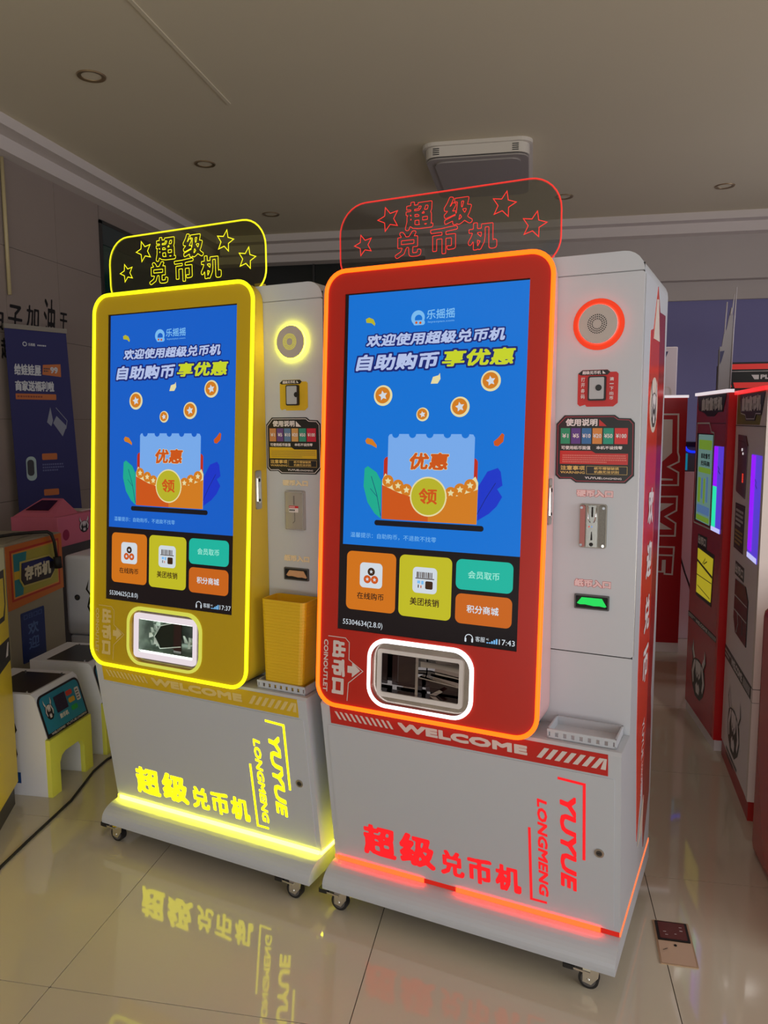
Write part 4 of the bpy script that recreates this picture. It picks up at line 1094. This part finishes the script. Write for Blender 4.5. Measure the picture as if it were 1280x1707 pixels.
# ------------------------------------------------------------------ floor socket
fs = empty('floor_socket', (.425, 2.155, 0), math.radians(-2), label='flip-up brass floor socket set in the tiles in front of the red kiosk', category='socket')
br = mat('brass_plate', (190, 160, 130), .3, .4); ba = mat('socket_brown', (92, 42, 40), .35)
FF = Fr((0, 0, 0), (1, 0, 0), (0, 1, 0))
MB().prism(FF, rr(-.050, -.098, .050, .092, .003, 2), 0, .003, br).build('frame', fs)
MB().prism(Fr((0, 0, .003), (1, 0, 0), (0, 1, .03)), rr(-.045, -.094, .045, -.004, .002, 2), 0, .003, mat('pale_brass', (206, 176, 150), .3, .3)).cyl(FF, 0, -.02, .004, .006, .0075, DARK, 10).stroke(FF, [(-.035, -.045), (-.024, -.038)], .0022, .0072, DARK).build('lid', fs)
MB().prism(FF, rr(-.044, .002, .044, .086, .002, 2), .003, .006, BLACK).prism(FF, rr(-.037, .008, .037, .080, .002, 2), .006, .0075, ba).build('outlet', fs)
q = MB()
for u, v, w_, h_ in ((-.026, .035, .008, .002), (-.022, .022, .008, .002), (.020, .060, .008, .002), (.020, .044, .008, .003), (.004, .028, .006, .002)): q.flat(FF, rr(u, v, u + w_, v + h_, .0004, 1), .0078, INK)
q.build('contacts', fs)

# ------------------------------------------------------------------ left side things
teal_p = mat('teal_film', (34, 128, 160), .4); pyel = mat('pale_yellow_plastic', (232, 232, 96), .4)
cwhite = mat('counter_white', (228, 229, 240), .35)


def counter(y0, lab):
    """coin counter: front faces +x, its left flank towards the camera"""
    K = empty('coin_counter', (-1.835, y0, 0), PI / 2, label=lab, category='coin counter', group='low coin counters left of the yellow kiosk')
    # local x runs along world +y, local y towards world -x
    Wd, D_ = .29, .36
    prof = [(0, 0), (0, .235), (.012, .245), (.058, .405), (.075, .418), (D_, .418), (D_, 0)]
    arch = [(.06, .0), (.06, .12), (.075, .145), (.10, .155), (.19, .155), (.215, .145), (.232, .12), (.232, .0)]
    F = Fr((0, 0, 0))
    front = [(0, 0)] + arch + [(Wd, 0), (Wd, .235), (0, .235)]
    q = MB()
    q.prism(F, front, -.02, 0, pyel)
    q.build('front_frame', K)
    q = MB(); k = len(prof)
    pr = [(.02, 0), (.02, .235), (.012, .245), (.058, .405), (.075, .418), (D_, .418), (D_, 0)]
    for xa, xb in ((0, .055), (Wd - .055, Wd)):
        vs = [(x, y, z) for x in (xa, xb) for y, z in pr]
        q.add(vs, [(i, i + k, (i + 1) % k + k, (i + 1) % k) for i in range(k)] + [list(range(k)), list(range(k, 2 * k))[::-1]], cwhite)
    vs = [(x, y, z) for x in (.055, Wd - .055) for y, z in [(.02, .156), (.02, .235), (.012, .245), (.058, .405), (.075, .418), (D_, .418), (D_, .156)]]
    q.add(vs, [(i, i + k, (i + 1) % k + k, (i + 1) % k) for i in range(k)], cwhite)
    q.box(.055, Wd - .055, .20, .24, 0, .2, mat('cream_inner', (200, 190, 170), .5))
    q.build('housing', K)
    FT = Fr((0, .0105, .243), (1, 0, 0), (0, .046, .16))
    tp = MB().prism(FT, rr(.004, -.004, Wd - .004, .166, .016, 4, (0, 0, .03, .03)), 0, .0022, BLACK).prism(FT, rr(.014, .012, Wd - .014, .158, .012, 4, (0, 0, .025, .025)), .002, .003, teal_p).build('control_panel', K)
    q = MB(); horned_mask(q, FT, .030, .055, .085, .145, .0034, INK, BLACK); q.build('emblem', tp)
    MB().prism(FT, rr(.100, .068, .172, .135, .003, 2), .003, .006, mat('lcd_dark', (30, 26, 50), .15)).build('screen', tp)
    for u, v, c_, nm in ((.180, .128, (196, 60, 40), 'r'), (.186, .096, (210, 160, 40), 'y'), (.190, .062, (40, 160, 70), 'g')):
        MB().prism(FT, rr(u, v - .018, u + .040, v + .002, .006, 3), .003, .005, mat('key_' + nm, c_, .4)).build('key', tp)
    q = MB().flat(FT, rr(.240, .070, .268, .125, .004, 3), .0034, INK); tiny_print(q, FT, .244, .074, .264, .12, .0038, BLACK, 4, 3)
    text(q, FT, '数币机', .108, .040, .165, .060, .0034, INK, w=.002); text(q, FT, 'WELCOME!', .03, .001, .12, .010, .0034, INK, w=.0008); text(q, FT, 'YUYUE', .13, .001, .2, .010, .0034, INK, w=.0008); text(q, FT, 'LONGMENG', .205, .001, .275, .010, .0034, INK, w=.0004)
    q.build('lettering', tp)
    FTt = Fr((0, 0, .418), (1, 0, 0), (0, 1, 0))
    hp = MB().prism(FTt, [(.02, .085), (.25, .085), (.25, .285), (.02, .285)], 0, .0016, mat('hopper_dark', (30, 26, 24), .3)).stroke(FTt, [(.02, .085), (.25, .085), (.25, .285), (.02, .285)], .005, .002, mat('hopper_rim', (80, 72, 66), .4), closed=True).build('hopper', K)
    for u, v in ((.02, .1), (.25, .1), (.25, .27)): MB().cyl(FTt, u, v, .004, .001, .006, CHROME, 10).build('screw', K)
    FSd = Fr((0, 0, 0), (0, -1, 0), (0, 0, 1))
    q = MB(); FSd = Fr((-.0008, 0, 0), (0, -1, 0), (0, 0, 1)); horned_mask(q, FSd, -.33, .07, -.14, .32, 0.0004, cwhite, BLACK); q.build('emblem', K)
    MB().flat(FSd, [(-.19, .05), (-.135, .05), (-.135, .095), (-.19, .095)], .0004, mat('blue_label', (24, 72, 140), .4)).build('label_plate', K)
    return K
counter(2.618, 'white and yellow coin counter with its teal control panel fully visible')
counter(3.022, 'white and yellow coin counter half hidden behind the yellow kiosk and the nearer counter')

# yellow machine at the far left edge
d = Vector((.371, -.928, 0)); org = Vector((-1.945, 2.565, 0))
# local x from near end to far end so that the seen face looks to +x
K = empty('game_machine', tuple(org - Vector((-d.x, -d.y, 0)) * .45), math.atan2(-d.y, -d.x), label='tall yellow machine with black print, beside the nearer coin counter', category='game machine')
ym = mat('yellow_cabinet_paint', (204, 176, 26), .4)
MB().box(0, .45, 0, .45, .085, .93, ym).build('cabinet', K)
MB().box(0, .45, .0, .45, .93, 1.01, mat('pale_cap', (200, 196, 160), .4)).build('top_cap', K)
MB().box(.0, .437, .012, .44, 0, .085, mat('dark_kick', (56, 50, 40), .5)).build('kick_board', K)
q = MB().flat(F2, [(.28, .56), (.449, .575), (.449, .665), (.28, .665)], .0006, BLACK).flat(F2, [(.39, .60), (.42, .60), (.435, .65), (.42, .65)], .001, INK).flat(F2, [(.28, .74), (.405, .74), (.43, .80), (.43, .93), (.28, .93)], .0006, BLACK).flat(F2, [(.28, .76), (.39, .76), (.415, .80), (.415, .90), (.28, .91)], .001, ym); q.build('print', K)

# orange framed deposit machine
K = empty('deposit_machine', (-2.30, 3.04, 0), PI / 2, label='grey token deposit machine with orange framed sign panel behind the coin counters', category='machine')
gm = mat('grey_cabinet', (150, 142, 122), .45); om = mat('orange_film', (196, 104, 34), .4)
MB().box(0, .42, .0, .42, 0, .935, gm, .004).build('cabinet', K)
MB().prism(F2, [(0, .630), (.42, .655), (.42, .930), (0, .925)], 0, .004, om).build('orange_frame', K)
q = MB().prism(F2, [(.025, .667), (.392, .677), (.394, .908), (.025, .902)], .004, .005, mat('red_orange', (180, 50, 24), .4)).prism(F2, [(.036, .678), (.380, .688), (.382, .898), (.036, .890)], .005, .006, mat('light_orange_line', (214, 140, 60), .4)).prism(F2, [(.044, .686), (.372, .694), (.374, .891), (.044, .884)], .006, .007, mat('olive_yellow', (170, 160, 60), .4))
q.flat(F2, [(.044, .686), (.10, .688), (.14, .884), (.044, .884)], .0074, mat('aqua_print', (30, 126, 140), .4)); q.flat(F2, [(.044, .765), (.085, .765), (.085, .803), (.044, .803)], .0078, YEL)
q.prism(F2, [(.078, .757), (.10, .722), (.31, .720), (.345, .755), (.356, .806), (.306, .842), (.086, .843)], .0078, .011, mat('yellow_rim', (190, 176, 90), .4)).prism(F2, [(.086, .760), (.106, .730), (.305, .728), (.338, .758), (.346, .800), (.300, .834), (.094, .835)], .011, .0125, mat('dark_brown_panel', (34, 22, 26), .4))
q.flat(F2, [(.094, .805), (.344, .805), (.300, .833), (.094, .834)], .0129, mat('navy_print', (22, 30, 96), .4))
q.build('sign_panel', K)
q = MB(); text(q, F2, '存币机', .110, .748, .31, .818, .0133, mat('cream_print', (208, 200, 176), .4), w=.008); q.build('lettering', K)
q = MB().prism(F2, rr(.08, .36, .255, .600, .008), 0, .002, mat('navy_film', (22, 46, 110), .35)); pb = mat('light_blue_print', (80, 110, 170), .4)
text(q, F2, '□日□□', .10, .565, .235, .588, .0026, pb); text(q, F2, '欢', .125, .485, .205, .545, .0026, pb, w=.004); text(q, F2, '迎', .125, .415, .205, .475, .0026, pb, w=.004)
q.build('poster', K)
mt = mat('black_button', (24, 24, 24), .4)
FTt = Fr((0, 0, .935), (1, 0, 0), (0, 1, 0))
for u, v in ((.33, .33), (.41 - .03, .36)): MB().cyl(FTt, u, v, .018, 0, .008, mt, 16).cyl(FTt, u, v, .010, .008, .012, STEEL, 12).build('button', K)
MB().stroke(FTt, [(.05, .03), (.38, .10)], .003, .0008, DARK).build('seam', K)
# slip of paper and cable on top of it
MB().box(-2.56, -2.46, 3.08, 3.26, .9362, .945, mat('paper_white', (206, 198, 188), .6)).build('paper_pad', label='white paper pad lying on the grey deposit machine', category='paper')
MB().tube([(-2.40, 2.96 + .09, .957), (-2.42, 3.14, .953), (-2.40, 3.24, .952), (-2.34, 3.32, .952), (-2.292, 3.345, .952), (-2.276, 3.352, .940), (-2.270, 3.362, .90), (-2.266, 3.37, .82)], .008, RUBBER, 8).tube([(-2.265, 3.372, .825), (-2.263, 3.375, .77)], .020, RUBBER, 8).build('power_cable', label='thick black cable with plug hanging over the orange framed sign', category='cable')

# white safe-like machine
K = empty('white_machine', (-2.383, 3.60, 0), 0, label='white machine with a round lock behind the coin counters', category='machine')
MB().box(0, .38, 0, .30, .367, .79, cwhite, .022).build('door', K)
MB().box(.005, .375, .02, .32, .05, .36, cwhite, .012).build('body', K); MB().box(.02, .36, .03, .30, 0, .06, DARK).build('foot', K)
lk = MB().cyl(F2, .070, .569, .015, 0, .004, mat('lock_dark', (50, 52, 60), .4), 20).build('lock', K); MB().cyl(F2, .070, .569, .008, .004, .006, STEEL, 14).build('lock_core', lk)
q = MB(); horned_mask(q, F2, .12, .43, .34, .66, .001, cwhite, BLACK); q.build('emblem', K)

# pink machine
K = empty('pink_machine', (-2.79, 3.752, 0), 0, label='pink machine with sloping console on top, behind the grey deposit machine', category='machine')
pk = mat('pink_plastic', (206, 104, 128), .4); dp = mat('deep_pink', (150, 24, 70), .4)
MB().box(0, .284, 0, .45, .80, .965, pk, .004).build('cabinet', K)
MB().box(.01, .274, .01, .44, 0, .80, mat('smoky_body', (72, 68, 68), .25)).build('lower_body', K)
q = MB(); vs = [(0, .02, .965), (.25, .02, .965), (.25, .25, .965), (0, .25, .965), (.02, .05, .985), (.20, .05, .985), (.16, .25, 1.045), (.03, .25, 1.045)]
q.add(vs, [(0, 1, 5, 4), (1, 2, 6, 5), (3, 7, 6, 2), (0, 4, 7, 3), (4, 5, 6, 7)], pk); q.build('console', K)
Fk = Fr((0, .05, .986), (1, 0, 0), (0, .2, .06))
MB().prism(Fk, [(.04, .03), (.18, .03), (.15, .17), (.05, .17)], 0, .003, mat('maroon_screen', (60, 12, 24), .2)).build('screen', K)
Fx = Fr((.2845, 0, 0), (0, 1, 0), (0, 0, 1))
q = MB(); horned_mask(q, Fx, .20, .85, .30, .945, .0006, INK, BLACK); q.build('emblem', K)
MB().cyl(Fx, .07, .862, .030, .0004, .001, dp, 24).build('round_sticker', K)
MB().box(.10, .24, .30, .40, .966, .972, mat('paper_white', (206, 198, 188), .6)).build('paper_slot', K)

# roll-up banner
Ub = Vector((.18, .35, 0)); Ln = Ub.length; Ub.normalize()
K = empty('rollup_banner', (-3.095, 4.21, 0), rzof(Ub), label='dark navy roll-up advertising banner standing by the tiled wall', category='banner')
nv = mat('navy_banner', (22, 22, 84), .6); FBn = Fr((0, 0, 0))
MB().prism(FBn, [(.045, .08), (Ln + .085, .08), (Ln, 2.045), (0, 2.045)], -.002, 0, nv).build('banner_sheet', K)
MB().box(-.004, Ln + .004, -.008, .010, 2.04, 2.068, mat('banner_rail', (120, 112, 100), .4)).build('top_rail', K)
MB().box(.04, Ln + .09, -.05, .05, 0, .08, STEEL, .01).build('base', K)
MB().box(Ln / 2 - .008, Ln / 2 + .008, .004, .016, .08, 2.04, STEEL).build('pole', K)
bw, bo = mat('banner_white', (176, 178, 184), .5), mat('banner_orange', (172, 92, 30), .5)
q = MB(); text(q, FBn, '给娃娃屋', .045, 1.765, .215, 1.835, .0012, bw, w=.005); text(q, FBn, '商家送福利啦', .045, 1.670, .295, 1.735, .0012, bw, w=.005)
q.flat(FBn, [(.222, 1.775), (.345, 1.765), (.345, 1.845), (.228, 1.835)], .0010, bo); text(q, FBn, '99', .275, 1.785, .325, 1.825, .0014, bw, w=.004); tiny_print(q, FBn, .232, 1.79, .272, 1.82, .0014, BLACK, 2, 3)
q.flat(FBn, rr(.045, 1.620, .305, 1.655, .003, 1), .0010, bo); tiny_print(q, FBn, .055, 1.628, .295, 1.648, .0014, mat('rust_print', (120, 50, 20), .5), 1, 2)
q.cyl(FBn, .12, 1.955, .014, .0008, .0010, bw, 18).cyl(FBn, .12, 1.955, .009, .0012, .0014, nv, 16); text(q, FBn, '乐摇摇', .142, 1.945, .185, 1.963, .0012, bw, w=.001); tiny_print(q, FBn, .20, 1.945, .285, 1.960, .0012, bw, 1, 8)
q.flat(FBn, rr(.19, 1.245, .29, 1.285, .006, 2), .0010, bo); q.flat(FBn, rr(.19, 1.02, .29, 1.06, .006, 2), .0010, bo)
tiny_print(q, FBn, .19, 1.17, .335, 1.225, .0012, mat('dim_print', (80, 84, 130), .5), 3, 4); tiny_print(q, FBn, .19, .94, .29, .995, .0012, mat('dim_print', (80, 84, 130), .5), 3, 5)
q.build('lettering', K)
q = MB().flat(FBn, [(.235, 1.48), (.262, 1.575), (.275, 1.49), (.262, 1.455)], .0010, mat('grey_figure', (120, 124, 140), .5)).flat(FBn, [(.275, 1.475), (.30, 1.52), (.365, 1.455), (.335, 1.39)], .0010, mat('grey_figure', (120, 124, 140), .5))
MB().stroke(FBn, [(.30, 1.57), (.37, 1.49), (.36, 1.44)], .004, .0012, mat('grey_figure', (120, 124, 140), .5)).build('line_picture', K); q.build('hand_picture', K); q = MB()
q.flat(FBn, rr(.085, 1.12, .150, 1.27, .030, 5), .0010, mat('pale_green_device', (150, 170, 170), .5)).flat(FBn, rr(.092, 1.15, .135, 1.25, .02, 5), .0014, BLACK); q.build('device_picture', K)

# black cord on the floor
pts = [(-1.60, 1.80), (-1.66, 1.97), (-1.712, 2.144), (-1.725, 2.30), (-1.735, 2.45), (-1.745, 2.60), (-1.775, 2.74), (-1.80, 2.85), (-1.805, 2.97), (-1.78, 3.08), (-1.70, 3.15)]
MB().tube([(x, y, .0055) for x, y in pts], .0052, RUBBER, 8).build('floor_cable', label='thin black power cord snaking over the floor tiles at left', category='cord')
